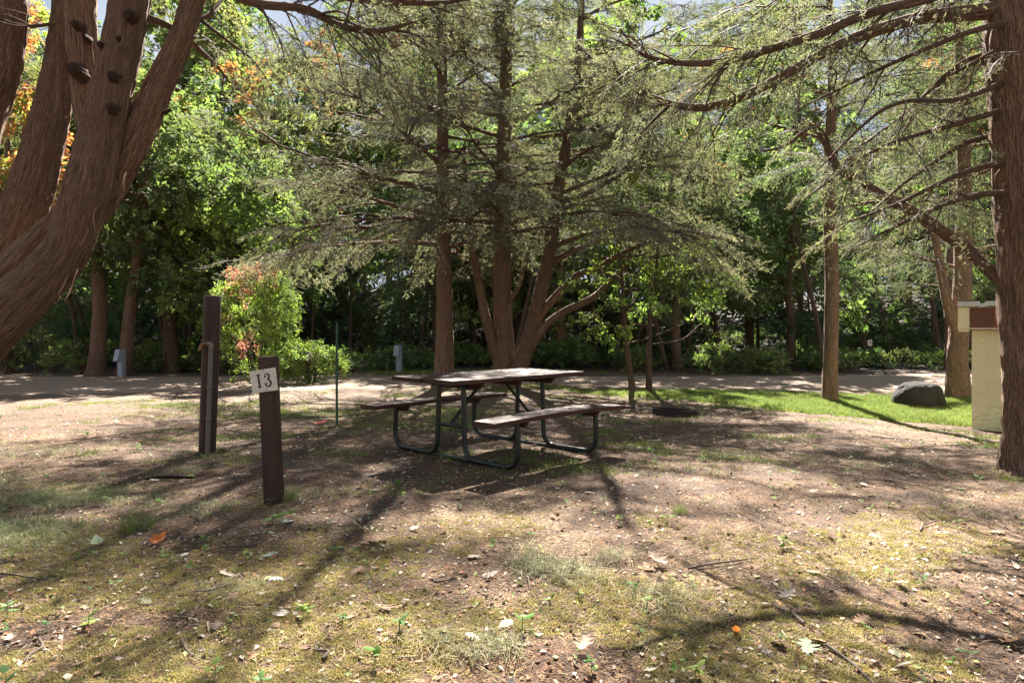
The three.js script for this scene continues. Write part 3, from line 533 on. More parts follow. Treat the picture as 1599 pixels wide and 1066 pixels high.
function broadTree(x, z, h, r0, lobes, o) {
  const base = gp(x, z), g = thing(o.name ?? 'broadleaf_tree', o.label, 'tree', base, o.group), r = rngOf(o.seed), lean = o.lean ?? 0;
  const pts = [0, 0.25, 0.5, 0.75, 1].map((t) => V(lean * t * h + rnd(r, -0.1, 0.1) * (t > 0), t * h * 0.8 - 0.12 * (t === 0), rnd(r, -0.1, 0.1) * (t > 0)));
  part(g, 'trunk', barkTube(pts, [r0 * 1.1, r0 * 0.9, r0 * 0.7, r0 * 0.45, 0.02], { seg: 12, step: 0.3, ridge: 0.08, flare: 0.4, flareLen: 0.2, seed: o.seed }), o.bark ?? M.darkBark);
  const c = new THREE.CatmullRomCurve3(pts), lb = new GB(), geos = o.fine ? FINE : SPRAY, lists = geos.map(() => []), tint = o.tint ?? [1, 1, 1], at = along(pts);
  for (const [lx, ly, lz, rx, ry, n] of lobes) {
    const ctr = V(lx, ly, lz), s = at(clamp(ly - ry * 0.8, 0.4, h * 0.75)), mid = s.clone().lerp(ctr, 0.5).add(V(rnd(r, -0.2, 0.2), -0.1, rnd(r, -0.2, 0.2)));
    lb.tube([s, mid, ctr], [r0 * 0.45, r0 * 0.3, 0.012], 5, { rings: 5, cap: false });
    for (let k = 0; k < n; k++) {
      const d = V(rnd(r, -1, 1), rnd(r, -1, 1), rnd(r, -1, 1)); if (d.lengthSq() > 1) { k--; continue; }
      const q = 0.35 + 0.65 * Math.cbrt(d.length()); d.normalize();
      if (fbm(lx + d.x * 1.3 + x, ly + d.y * 1.3, lz + d.z * 1.3 + z, 2) < -0.16) continue;
      const p = ctr.clone().add(V(d.x * rx * q, d.y * ry * q, d.z * rx * q));
      if (k % 5 === 0) lb.tube([ctr.clone().lerp(p, 0.1), ctr.clone().lerp(p, 0.6).add(V(0, -0.08, 0)), p], [0.025, 0.015, 0.006], 3, { rings: 2, cap: false });
      const u = (o.orange ?? 0) > r();
      lists[Math.floor(r() * geos.length)].push([basis(p, d.clone().add(V(0, -0.25, 0)), V(rnd(r, -0.4, 0.4), 1, rnd(r, -0.4, 0.4)), (o.size ?? 1) * rnd(r, 0.75, 1.25)), u ? hue(r, 3.4, 1.15, 1.3, 0.2) : hue(r, tint[0], tint[1], tint[2], 0.3)]);
    }
  }
  part(g, 'limbs', lb.build(), o.bark ?? M.darkBark, 'stuff');
  crownMeshes(g, geos, [M.twig, o.leaf ?? M.broadLeaf], lists);
  return g;
}
const lob = (seed, n, R, y0, y1, rx, cnt) => { const r = rngOf(seed); return Array.from({ length: n }, (_, k) => { const a = k * 2.4 + r(); const y = lerp(y0, y1, (k + 0.5) / n), q = R * Math.sqrt(r()) * (1 - 0.35 * (k / n)); return [Math.cos(a) * q, y, Math.sin(a) * q, rx * rnd(r, 0.8, 1.25), rx * rnd(r, 0.6, 0.9), cnt]; }); };
// left of the clearing
broadTree(-11.3, -18.5, 8.5, 0.2, lob(1, 6, 2, 4.6, 8, 1.3, 34), { seed: 601, tint: [0.85, 0.85, 0.85], bark: M.cedarBark, label: 'tall reddish trunk with a leafy crown behind the leaning cedar' });
broadTree(-10.6, -18.6, 8, 0.17, lob(2, 5, 2, 4.8, 7.5, 1.3, 30), { seed: 602, tint: [0.85, 0.85, 0.85], lean: 0.08, bark: M.cedarBark, label: 'tilted reddish trunk with a leafy crown beside the grey utility box' });
broadTree(-9.7, -19.5, 7.5, 0.2, lob(3, 8, 2.4, 2.6, 7, 1.2, 32), { seed: 603, tint: [0.8, 0.85, 0.9], label: 'dark trunked broadleaf tree with low boughs behind the water post' });
broadTree(-8.0, -19.8, 5.6, 0.13, lob(4, 7, 1.4, 1.6, 5, 1.1, 44), { seed: 604, tint: [1.15, 1.25, 0.9], label: 'bright green bushy tree rising behind the orange tinged shrub' });
broadTree(-11.6, -14.2, 9, 0.15, lob(9, 8, 1.7, 3.4, 8.6, 1.1, 30), { seed: 606, orange: 0.5, tint: [1.5, 1.3, 0.9], fine: true, size: 1.3, label: 'orange and yellow leaved tree behind the leaning cedar trunks' });
// twin small trees behind the fire ring
for (const [x, d, lean, seed, lab] of [[990, 13.7, -0.08, 611, 'thin crooked dark stem leaning left behind the fire ring'], [1014, 13.9, 0.04, 612, 'thin dark upright stem with sparse leaves behind the fire ring']])
  broadTree(P(x, 612, d).x, -d, 4.2, 0.06, lob(seed, 7, 1.1, 1.2, 3.6, 0.7, 4), { seed, lean, fine: true, tint: [1.2, 1.3, 0.9], label: lab });
// the woods beyond the road
{
  const r = rngOf(700);
  let k = 0;
  const spots = [];
  for (const [z, n, w, h0, h1] of [[-25, 10, 22, 6, 9], [-30.5, 12, 28, 10, 13.5], [-38, 13, 36, 14, 18], [-47, 15, 46, 18, 23]]) for (let i = 0; i < n; i++) spots.push([lerp(-w, w, (i + r()) / n), z + rnd(r, -2, 2), rnd(r, h0, h1)]);
  for (const [x, z, h] of spots) {
    k++;
    if ((x > 9 && x < 16.5 && z > -34) || (x > -9 && x < -3.5 && z > -34)) continue;      // gaps shaped to let sun onto the roadside shrub and right understory
    const ced = r() < 0.3;
    if (ced) plainCedar(x, z, h, 0.16, { seed: 710 + k, R: Math.min(3.6, h * 0.27), limbs: 26, h0: h * 0.2, size: 2.2, space: 0.7, subs: 0.6, seg: 10, tint: [0.9, 1.1, 0.7], label: 'dark feathery cedar deep in the woods behind', group: 'cedars in the woods' });
    else broadTree(x, z, h, rnd(r, 0.1, 0.2), lob(700 + k, 9, Math.min(3.2, h * 0.24), h * 0.2, h * 0.95, Math.min(2, h * 0.15), 22), { seed: 800 + k, size: clamp(h * 0.16, 1.5, 2.5), lean: rnd(r, -0.06, 0.06), tint: [rnd(r, 0.75, 1.2), rnd(r, 0.9, 1.2), 0.9], orange: r() < 0.12 ? 0.25 : 0, label: 'green broadleaf tree with a dark trunk in the woods', group: 'broadleaf trees in the woods' });
  }
}
// thin dark stems inside the woods' edge
{
  const r = rngOf(910);
  for (let k = 0; k < 46; k++) {
    const x = lerp(-15, 17, (k + r()) / 46), z = rnd(r, -20.5, -25), base = gp(x, z), h = rnd(r, 3.5, 6.5), ln = rnd(r, -0.22, 0.22), r0 = rnd(r, 0.035, 0.1);
    const g = thing('young_tree', 'thin dark sapling stem in the shade of the woods', 'tree', base, 'saplings at the edge of the woods');
    const pts = [0, 0.3, 0.6, 1].map((t) => V(ln * h * t + rnd(r, -0.12, 0.12) * (t > 0), h * t - 0.1 * (t === 0), rnd(r, -0.12, 0.12)));
    part(g, 'trunk', tubeGeo(pts, [r0, r0 * 0.8, r0 * 0.6, 0.01], 7, { rings: 9, ridge: 0.1, seed: k }), M.darkBark);
    const lists = SPRAY.map(() => []), c = new THREE.CatmullRomCurve3(pts), lb = new GB();
    for (let q = 0; q < 10; q++) { const p = c.getPoint(rnd(r, 0.35, 1)), e = p.clone().add(V(rnd(r, -1, 1), rnd(r, 0.1, 0.8), rnd(r, -1, 1))); lb.tube([p, p.clone().lerp(e, 0.5).add(V(0, -0.06, 0)), e], [0.018, 0.012, 0.005], 4, { rings: 2, cap: false }); lists[q % 3].push([basis(e, e.clone().sub(p), V(0, 1, 0), rnd(r, 0.8, 1.3)), hue(r, 0.9, 1.1, 0.9, 0.3)]); }
    part(g, 'limbs', lb.build(), M.darkBark, 'stuff');
    crownMeshes(g, SPRAY, [M.twig, M.broadLeaf], lists);
  }
}
// the grove goes on behind the photographer and keeps the open sky off the site
for (const [x, z, h, R, seed] of [[-6, 4.5, 9, 3.6, 541], [1.2, 6.5, 10, 4, 542], [7.5, 3.5, 9, 3.6, 543], [-1.8, 12, 11, 4.2, 544], [-11, 9, 10, 4, 545], [10, 11, 10, 4, 546], [-11.5, -3, 9, 3.2, 547], [11, -4, 9, 3.2, 548]])
  plainCedar(x, z, h, 0.2, { seed, R, limbs: 17, h0: 2.6, size: 2.1, space: 0.8, subs: 0.5, seg: 10, label: 'cedar of the grove round the near side of the campsite', group: 'cedars round the near side of the campsite' });
// bushes
function bush(name, label, x, z, rx, h, n, o) {
  const base = gp(x, z), g = thing(name, label, 'shrub', base, o.group), r = rngOf(o.seed), geos = o.fine ? FINE : SPRAY, lists = geos.map(() => []), sb = new GB();
  for (let k = 0; k < n; k++) {
    const a = r() * 6.283, q = Math.sqrt(r()), y = h * Math.pow(r(), 0.8), w = rx * Math.sqrt(clamp(1.05 - ((y / h) * 1.05 - 0.15) ** 2)), p = V(Math.cos(a) * q * w, y + 0.05, Math.sin(a) * q * w);
    if (k % 9 === 0) sb.tube([V(p.x * 0.15, -0.05, p.z * 0.15), V(p.x * 0.5, y * 0.55, p.z * 0.5), p], [0.016, 0.011, 0.005], 4, { rings: 3, cap: false });
    let col = hue(r, ...(o.tint ?? [1, 1, 1]), 0.25);
    if (o.orange && o.orange(p, r)) col = hue(r, 3.3, 1.15, 2.6, 0.25);
    lists[Math.floor(r() * geos.length)].push([basis(p, V(Math.cos(a) * (0.3 + q), rnd(r, -0.3, 0.7), Math.sin(a) * (0.3 + q)), V(rnd(r, -0.3, 0.3), 1, rnd(r, -0.3, 0.3)), (o.size ?? 1) * rnd(r, 0.7, 1.2)), col]);
  }
  part(g, 'stems', sb.build(), M.darkBark, 'stuff');
  crownMeshes(g, geos, [M.twig, M.broadLeaf], lists);
  return g;
}
bush('autumn_shrub', 'yellow green shrub with orange autumn sprays at the roadside', P(402, 600, 15.6).x, -15.6, 0.95, 2.35, 140, { seed: 951, fine: true, size: 0.9, tint: [1.4, 1.5, 0.9], orange: (p, r) => (gauss(p.x, p.y, -0.3, 2.3, 0.4, 0.28) * 1.1 + 0.7 * gauss(p.x, p.y, -0.9, 1.55, 0.2, 0.2) + 0.6 * gauss(p.x, p.y, -0.2, 0.75, 0.2, 0.2)) > r() });
bush('low_shrub', 'low sunlit leafy shrub wrapped round the distant numbered post', P(478, 600, 15.8).x, -16.1, 0.75, 0.72, 70, { seed: 952, fine: true, size: 0.8, tint: [1.3, 1.35, 0.9] });
{
  const r = rngOf(960);
  for (let k = 0; k < 40; k++) {          // low plants on the verge, in uneven clumps
    const x = lerp(-17, 18, (k + 2.5 * r()) / 41), mid = gauss(x, 0, 0, 0, 4.5, 1), z = Math.min(roadFar(x) - rnd(r, 0.5, 2.4), -18.2 - 3.6 * mid - rnd(r, 0, 1)), big = r();
    bush('woodland_bush', 'low leafy bush on the verge where the woods meet the road', x, z, lerp(0.35, 0.95, big), lerp(0.25, 0.9, big * r()) * (x < -7 ? 1.5 : 1), Math.round(lerp(9, 24, big)), { seed: 961 + k, group: 'low bushes on the verge of the woods', size: 0.8, fine: k % 2 === 0, tint: [rnd(r, 0.7, 1.2), rnd(r, 0.85, 1.2), 0.9] });
  }
  for (let k = 0; k < 34; k++) {          // taller dark shrubs behind them on the bank
    const x = lerp(-17, 19, (k + 2 * r()) / 35), z = -22.2 - rnd(r, 0, 6), big = r();
    if (x > 7 && x < 13 && big > 0.4) continue;
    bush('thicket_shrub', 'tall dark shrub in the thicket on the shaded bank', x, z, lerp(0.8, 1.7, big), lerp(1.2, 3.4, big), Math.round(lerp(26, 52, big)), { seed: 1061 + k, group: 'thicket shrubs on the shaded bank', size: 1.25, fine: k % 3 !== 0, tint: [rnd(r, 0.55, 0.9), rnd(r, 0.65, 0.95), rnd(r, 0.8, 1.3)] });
  }
  const far = SPRAY.map(() => []);        // the depth of the woods, where single plants no longer show
  for (let k = 0; k < 1500; k++) { const x = rnd(r, -46, 46), z = rnd(r, -36, -52), y = 8.5 * Math.pow(r(), 1.3); far[k % 3].push([basis(gp(x, z, y + 0.2), V(rnd(r, -1, 1), rnd(r, -0.2, 1), rnd(r, -1, 1)), V(0, 1, 0), rnd(r, 1.7, 2.8)), hue(r, 0.8, 0.95, 0.8, 0.3)]); }
  SPRAY.forEach((s, i) => tag(instanced(scene, 'far_thicket', s, [M.twig, M.broadLeaf], far[i].map((x) => x[0]), far[i].map((x) => x[1])), 'leafy mass filling the depth of the woods', 'thicket', 'thicket deep in the woods', 'stuff'));
  const lists = SPRAY.map(() => []);
  for (let k = 0; k < 1800; k++) { const x = rnd(r, -24, 24), z = -21.4 - 16 * Math.pow(r(), 1.3); if (z > roadFar(x) - 0.5) continue; lists[k % 3].push([basis(gp(x, z, 0.05), V(rnd(r, -1, 1), rnd(r, 0.4, 1.2), rnd(r, -1, 1)), V(0, 1, 0), rnd(r, 0.4, 0.9)), hue(r, 0.85, 0.95, 0.9, 0.3)]); }
  SPRAY.forEach((s, i) => { const m = instanced(scene, 'undergrowth', s, [M.twig, M.broadLeaf], lists[i].map((x) => x[0]), lists[i].map((x) => x[1])); tag(m, 'leafy undergrowth covering the floor of the woods', 'undergrowth', 'undergrowth of the woods', 'stuff'); });
}
console.log('woods done');

// ---------------------------------------------------------------- picnic table
function plank(L, W, T, seed, bow = 0) {       // a board along x with eased edges, a little warped
  const e = 0.008, hw = W / 2, sh = new THREE.Shape();
  sh.moveTo(-hw + e, 0); sh.lineTo(hw - e, 0); sh.quadraticCurveTo(hw, 0, hw, e); sh.lineTo(hw, T - e); sh.quadraticCurveTo(hw, T, hw - e, T); sh.lineTo(-hw + e, T); sh.quadraticCurveTo(-hw, T, -hw, T - e); sh.lineTo(-hw, e); sh.quadraticCurveTo(-hw, 0, -hw + e, 0);
  let g = new THREE.ExtrudeGeometry(sh, { depth: L, steps: 26, bevelEnabled: false, curveSegments: 3 });
  g.translate(0, 0, -L / 2); g.rotateY(Math.PI / 2);
  const p = g.attributes.position, uv = g.attributes.uv;
  for (let i = 0; i < p.count; i++) {
    const x = p.getX(i), y = p.getY(i), z = p.getZ(i), w = 0.0035 * n3(x * 1.6 + seed * 9, z * 3, seed);
    p.setXYZ(i, x + (Math.abs(x) > L / 2 - 0.001 ? 0.006 * n3(z * 9, y * 9, seed) : 0), y + w + bow * (x / L) ** 2 * 4 * -1, z + 0.004 * n3(x * 2.2, seed * 7, y * 3));
    uv.setXY(i, (z + y * 0.7) * 1.6 + seed * 0.37, x * 0.8 + seed * 0.21);
  }
  g.computeVertexNormals();
  return g;
}
{
  const cx = -0.2, cz = -7.1, th = Math.atan2(0.72, 0.69);   // long axis runs away to the right
  const g = thing('picnic_table', 'weathered brown wooden picnic table on dark green steel tube legs', 'picnic table', V(cx, ground(cx, cz) - 0.012, cz));
  g.rotation.y = th;
  const top = 0.805, W = 0.92, L = 1.9, n = 4, bw = W / n - 0.006;
  for (let k = 0; k < n; k++) { const m = part(g, 'top_plank', plank(L + [0, 0.012, -0.01, 0.006][k], bw, 0.042, k + 1), M.paintWood); m.position.set([0.004, -0.008, 0.006, 0][k], top - 0.042, (k - 1.5) * (W / n)); }
  for (const s of [-1, 1]) {
    const m = part(g, 'bench_plank', plank(1.92, 0.26, 0.042, 8 + s, s > 0 ? 0.022 : 0.008), M.paintWood); m.position.set(0, 0.455, s * 0.86);
  }
  const tr = 0.026;
  for (const e of [-1, 1]) {
    const x = e * 0.575, br = 0.14;
    for (const s of [-1, 1]) {
      const zo = s * 0.9, zi = s * 0.2;
      const pts = [V(x, 0.45, zo - s * 0.01), V(x, 0.3, zo)];
      for (let a = 0; a <= 6; a++) { const q = a / 6 * Math.PI / 2; pts.push(V(x, tr + br - br * Math.sin(q), zo - s * (br - br * Math.cos(q)))); }
      for (let a = 0; a <= 6; a++) { const q = a / 6 * Math.PI / 2; pts.push(V(x, tr + br - br * Math.cos(q), zi + s * (br - br * Math.sin(q)))); }
      pts.push(V(x, 0.45, zi - s * 0.01), V(x, 0.735, zi - s * 0.02));
      part(g, 'leg', tubeGeo(pts, [tr, tr], 14, { rings: 64 }), M.greenTube);
      // seat bracket under the bench
      const bg = new THREE.ExtrudeGeometry(new THREE.Shape([[-0.11, 0], [0.11, 0], [0.08, -0.05], [-0.08, -0.05]].map(([a, b]) => new THREE.Vector2(a, b))), { depth: 0.045, bevelEnabled: true, bevelSize: 0.003, bevelThickness: 0.003, bevelSegments: 1 });
      bg.rotateY(Math.PI / 2); bg.translate(x - 0.022 + (e < 0 ? 0.05 : -0.05), 0.45, s * 0.86);
      part(g, 'seat_batten', bg, M.paintWood);
    }
    const bt = new THREE.ExtrudeGeometry(new THREE.Shape([[-0.4, 0], [0.4, 0], [0.34, -0.06], [-0.34, -0.06]].map(([a, b]) => new THREE.Vector2(a, b))), { depth: 0.04, bevelEnabled: true, bevelSize: 0.003, bevelThickness: 0.003, bevelSegments: 1 });
    bt.rotateY(Math.PI / 2); bt.translate(x - 0.02 + (e < 0 ? 0.05 : -0.05), top - 0.047, 0);
    part(g, 'top_batten', bt, M.paintWood);
    part(g, 'crossbar', tubeGeo([V(x, 0.33, -0.185), V(x, 0.33, 0.185)], [0.02, 0.02], 12, { rings: 1 }), M.greenTube);
    part(g, 'ground_bar', tubeGeo([V(x + 0.004, 0.016, -0.4), V(x + 0.004, 0.016, 0.4)], [0.02, 0.02], 12, { rings: 1 }), M.greenTube);
    part(g, 'brace', tubeGeo([V(x, 0.34, 0), V(x - e * 0.42, 0.735, 0)], [0.017, 0.017], 12, { rings: 1 }), M.greenTube);
  }
  const bolt = new THREE.SphereGeometry(0.011, 10, 6, 0, 6.283, 0, 1.2);
  for (const e of [-1, 1]) { for (let k = 0; k < n; k++) for (const q of [-0.055, 0.055]) { const m = part(g, 'bolt', bolt, M.nail); m.position.set(e * 0.53, top - 0.004, (k - 1.5) * (W / n) + q); } for (const s of [-1, 1]) for (const q of [-0.06, 0.06]) { const m = part(g, 'bolt', bolt, M.nail); m.position.set(e * 0.53, 0.488, s * 0.86 + q); } }
  const mid = part(g, 'top_batten', new THREE.BoxGeometry(0.04, 0.05, 0.78), M.paintWood); mid.position.set(0, top - 0.07, 0);
}
// ---------------------------------------------------------------- posts
{ // numbered post
  const base = gp(P(428, 785, 5).x, -5.0), g = thing('site_post', 'short brown square post with a crooked plate reading 13', 'post', base);
  const H = 1.15, w = 0.118, pg = new THREE.BoxGeometry(w, H, 0.105, 3, 14, 3), p = pg.attributes.position, uv = pg.attributes.uv;
  for (let i = 0; i < p.count; i++) { const x = p.getX(i), y = p.getY(i) + H / 2, z = p.getZ(i), c = Math.abs(x) > w / 2 - 1e-3 && Math.abs(z) > 0.052 ? 0.95 : 1; p.setXYZ(i, x * c + 0.003 * n3(y * 3, x * 8, 4), y - 0.08, z * c + 0.003 * n3(y * 3, z * 8, 8)); uv.setXY(i, (x + z) * 1.8, y * 0.9); }
  pg.computeVertexNormals();
  const post = part(g, 'post', pg, M.post);
  const cap = part(g, 'post_top', new THREE.BoxGeometry(w * 0.95, 0.006, 0.1), M.postTop); cap.position.y = H - 0.079;
  const sign = new THREE.Group(); sign.name = 'number_plate'; g.add(sign);
  sign.position.set(-0.004, 0.9, 0.062); sign.rotation.z = 0.105; sign.rotation.x = -0.02;
  const plateShape = new THREE.Shape([[-0.098, -0.078], [0.092, -0.08], [0.096, 0.082], [-0.1, 0.08]].map(([a, b]) => new THREE.Vector2(a, b)));
  const pl = new THREE.ExtrudeGeometry(plateShape, { depth: 0.006, bevelEnabled: true, bevelSize: 0.0015, bevelThickness: 0.0015, bevelSegments: 2 });
  part(sign, 'plate', pl, M.plate);
  const one = new THREE.Shape([[-0.016, 0.052], [0.014, 0.052], [0.014, 0.045], [0.007, 0.041], [0.008, -0.036], [0.015, -0.041], [0.015, -0.047], [-0.013, -0.047], [-0.013, -0.041], [-0.006, -0.036], [-0.007, 0.041], [-0.016, 0.045]].map(([a, b]) => new THREE.Vector2(a - 0.038, b)));
  part(sign, 'numeral', new THREE.ExtrudeGeometry(one, { depth: 0.003, bevelEnabled: false }).translate(0, 0, 0.0075), M.black);
  const b3 = new GB(), c3 = [[0.008, 0.032], [0.018, 0.046], [0.033, 0.046], [0.043, 0.03], [0.035, 0.011], [0.025, 0.006], [0.04, 0.0], [0.05, -0.018], [0.043, -0.038], [0.026, -0.045], [0.011, -0.037], [0.007, -0.024]].map(([x, y]) => V(x, y, 0.0085));
  b3.tube(c3, [0.003, 0.0035, 0.005, 0.0075, 0.0065, 0.003, 0.006, 0.008, 0.007, 0.005, 0.0035, 0.003], 8, { rings: 60 });
  const g3 = b3.build(); { const q = g3.attributes.position; for (let i = 0; i < q.count; i++) q.setZ(i, 0.0085 + (q.getZ(i) - 0.0085) * 0.35); g3.computeVertexNormals(); }
  part(sign, 'numeral', g3, M.black);
  for (const [x, y] of [[0.011, 0.029], [0.011, -0.025]]) { const d = part(sign, 'numeral_ball', new THREE.SphereGeometry(0.0085, 14, 10).scale(1, 1, 0.3), M.black); d.position.set(x, y, 0.0085); }
  for (const [x, y] of [[0, 0.068], [0.012, -0.066]]) { const d = part(sign, 'screw', new THREE.SphereGeometry(0.005, 10, 8).scale(1, 1, 0.6), M.nail); d.position.set(x, y, 0.0075); }
  const h = part(g, 'nail', new THREE.CylinderGeometry(0.008, 0.008, 0.006, 10).rotateX(Math.PI / 2), M.nail); h.position.set(-0.003, 0.765, 0.0535);
  g.rotation.z = 0.045; g.rotation.y = -0.12;
}
{ // water post with standpipe and tap
  const base = gp(P(323, 706, 7).x, -7.0), g = thing('water_post', 'tall dark brown post with a water tap and standpipe', 'post', base);
  const b = new GB(); b.tube([V(0, -0.1, 0), V(0, 0.8, 0), V(0, 1.6, 0)], [0.083, 0.084, 0.082], 28, { rings: 12, ridge: 0.012, seed: 4 });
  part(g, 'post', b.build(), M.post);
  part(g, 'post_top', new THREE.CylinderGeometry(0.081, 0.083, 0.008, 28).translate(0, 1.604, 0), M.postTop);
  const pipe = [V(0.045, -0.05, 0.098), V(0.045, 0.4, 0.098), V(0.045, 0.8, 0.098), V(0.045, 1.06, 0.098)];
  part(g, 'standpipe', tubeGeo(pipe, [0.023, 0.023], 16, { rings: 8 }), M.plastic);
  part(g, 'elbow', tubeGeo([V(0.045, 1.05, 0.098), V(0.044, 1.1, 0.098), V(0.03, 1.118, 0.1), V(-0.005, 1.118, 0.105)], [0.025, 0.027, 0.026, 0.022], 14, { rings: 12 }), M.galv);
  const tap = part(g, 'tap', tubeGeo([V(0.0, 1.118, 0.105), V(-0.03, 1.115, 0.11), V(-0.048, 1.085, 0.125), V(-0.052, 1.045, 0.13)], [0.016, 0.02, 0.018, 0.021], 14, { rings: 10 }), M.brass);
  part(tap, 'tap_handle', new THREE.TorusGeometry(0.02, 0.005, 8, 18).rotateX(Math.PI / 2).translate(-0.03, 1.152, 0.11), M.galv);
  part(tap, 'tap_stem', new THREE.CylinderGeometry(0.005, 0.005, 0.04, 8).translate(-0.03, 1.133, 0.11), M.brass);
  for (const y of [0.36, 0.68]) {
    part(g, 'pipe_clamp', new THREE.TorusGeometry(0.026, 0.005, 8, 20).rotateX(Math.PI / 2).scale(1, 3, 1).translate(0.045, y, 0.098), M.galv);
  }
  g.rotation.z = -0.035;
}
{ // green stake
  const base = gp(P(526, 665, 8.9).x, -8.9), g = thing('garden_stake', 'thin green metal stake standing upright beside the picnic table', 'stake', base);
  const b = new GB(); b.tube([V(0, -0.1, 0), V(-0.004, 0.6, 0), V(0, 1.33, 0)], [0.015, 0.015, 0.013], 10, { rings: 8 });
  part(g, 'rod', b.build(), M.stake);
  const rb = new GB(); for (let k = 0; k < 26; k++) { const y = 0.03 + k * 0.05; rb.tube([V(-0.004 * Math.sin(y * 2.3), y, 0), V(-0.004 * Math.sin(y * 2.3), y + 0.008, 0)], [0.0175, 0.0175], 10, { rings: 1 }); }
  part(g, 'ribs', rb.build(), M.stake, 'stuff');
  part(g, 'tip', new THREE.ConeGeometry(0.013, 0.02, 10).translate(0, 1.34, 0), M.stake);
}
// distant post with a small plate
{
  const base = gp(P(482, 605, 15.5).x, -15.5), g = thing('site_post', 'distant brown post with a small white plate in the low shrub', 'post', base);
  part(g, 'post', new THREE.BoxGeometry(0.1, 0.78, 0.1).translate(0, 0.33, 0), M.post);
  part(g, 'number_plate', new THREE.BoxGeometry(0.12, 0.13, 0.012).translate(0.03, 0.63, 0.058), M.plate);
  part(g, 'numeral', new THREE.BoxGeometry(0.016, 0.07, 0.004).translate(0.045, 0.635, 0.067), M.black);
}
// electric pedestals: a post with a sloping hooded box
function pedestal(pxx, d, h, label, turn) {
  const base = gp(P(pxx, 580, d).x, -d), g = thing('power_pedestal', label, 'utility box', base, 'campsite power pedestals');
  part(g, 'post', new THREE.BoxGeometry(0.15, h, 0.12).translate(0.03, h / 2 - 0.06, -0.02), M.greyPaint);
  const s = new THREE.Shape([[0, 0], [0.12, 0], [0.05, 0.3], [0, 0.3]].map(([a, b]) => new THREE.Vector2(a, b)));
  const b = new THREE.ExtrudeGeometry(s, { depth: 0.15, bevelEnabled: true, bevelSize: 0.004, bevelThickness: 0.004, bevelSegments: 2 }); b.rotateY(-Math.PI / 2); b.translate(0.085, h - 0.36, 0.042);
  part(g, 'hood', b, M.greyPaint);
  part(g, 'lock', new THREE.CylinderGeometry(0.014, 0.014, 0.02, 12).rotateX(Math.PI / 2).translate(0.01, h - 0.2, 0.128), M.black);
  g.rotation.y = turn;
}
pedestal(187, 18.2, 0.78, 'grey power pedestal across the road near the reddish trunks', -0.35);
pedestal(621, 19.9, 0.84, 'grey power pedestal across the road beyond the picnic table', -0.3);
{ // small white post sign far along the track
  const base = gp(P(1358, 585, 22).x, -22), g = thing('marker_sign', 'tiny white marker on a post by the far bend of the road', 'sign', base);
  part(g, 'post', new THREE.CylinderGeometry(0.03, 0.03, 0.9, 8).translate(0, 0.4, 0), M.post);
  part(g, 'panel', new THREE.BoxGeometry(0.14, 0.2, 0.015).translate(0, 0.78, 0.035), M.plate);
  part(g, 'numeral', new THREE.BoxGeometry(0.02, 0.09, 0.004).translate(0.01, 0.78, 0.046), M.black);
}
// ---------------------------------------------------------------- fire ring
{
  const base = gp(P(1056, 640, 10.3).x, -10.35), g = thing('fire_ring', 'low dark steel fire ring set in the dirt near the lawn', 'fire ring', base);
  const pts = [[0.345, -0.05], [0.345, 0.07], [0.348, 0.078], [0.338, 0.078], [0.336, 0.07], [0.336, -0.05]].map(([x, y]) => new THREE.Vector2(x, y));
  part(g, 'ring', new THREE.LatheGeometry(pts, 56), M.rust);
  part(g, 'ash_bed', new THREE.CircleGeometry(0.335, 36).rotateX(-Math.PI / 2).translate(0, 0.03, 0), M.ash);
  g.rotation.z = -0.07; g.rotation.x = -0.05;
}
// ---------------------------------------------------------------- boulder
{
  const x = P(1440, 640, 13).x, base = gp(x, -13.1, 0.1), ig = mergeVertices((() => { const q = new THREE.IcosahedronGeometry(1, 24); q.deleteAttribute('uv'); q.deleteAttribute('normal'); return q; })(), 1e-4), p = ig.attributes.position, uv = [];
  for (let i = 0; i < p.count; i++) {
    const v = V(p.getX(i), p.getY(i), p.getZ(i)), n = 1 + 0.22 * fbm(v.x * 1.3 + 4, v.y * 1.3, v.z * 1.3, 4) + 0.03 * fbm(v.x * 9, v.y * 9, v.z * 9, 3);
    let y = v.y * 0.3 * n; if (y > 0.2) y = 0.2 + (y - 0.2) * 0.6;
    const x2 = v.x * 0.46 * n, notch = 0.05 * Math.exp(-((v.x - 0.35) ** 2) / 0.02) * Math.max(0, v.z);
    p.setXYZ(i, x2, y * (1 - 0.25 * ss(0.4, 1, v.x)) , v.z * 0.34 * n - notch); uv.push(v.x * 0.8 + v.z * 0.5, v.y * 0.8 + v.z * 0.3);
  }
  ig.setAttribute('uv', new THREE.Float32BufferAttribute(uv, 2)); ig.computeVertexNormals();
  const m = top('boulder', ig, M.rock, 'dark rounded boulder lying on the lawn near the shed', 'boulder'); m.position.copy(base); m.scale.set(1.05, 1.4, 1.05);
}
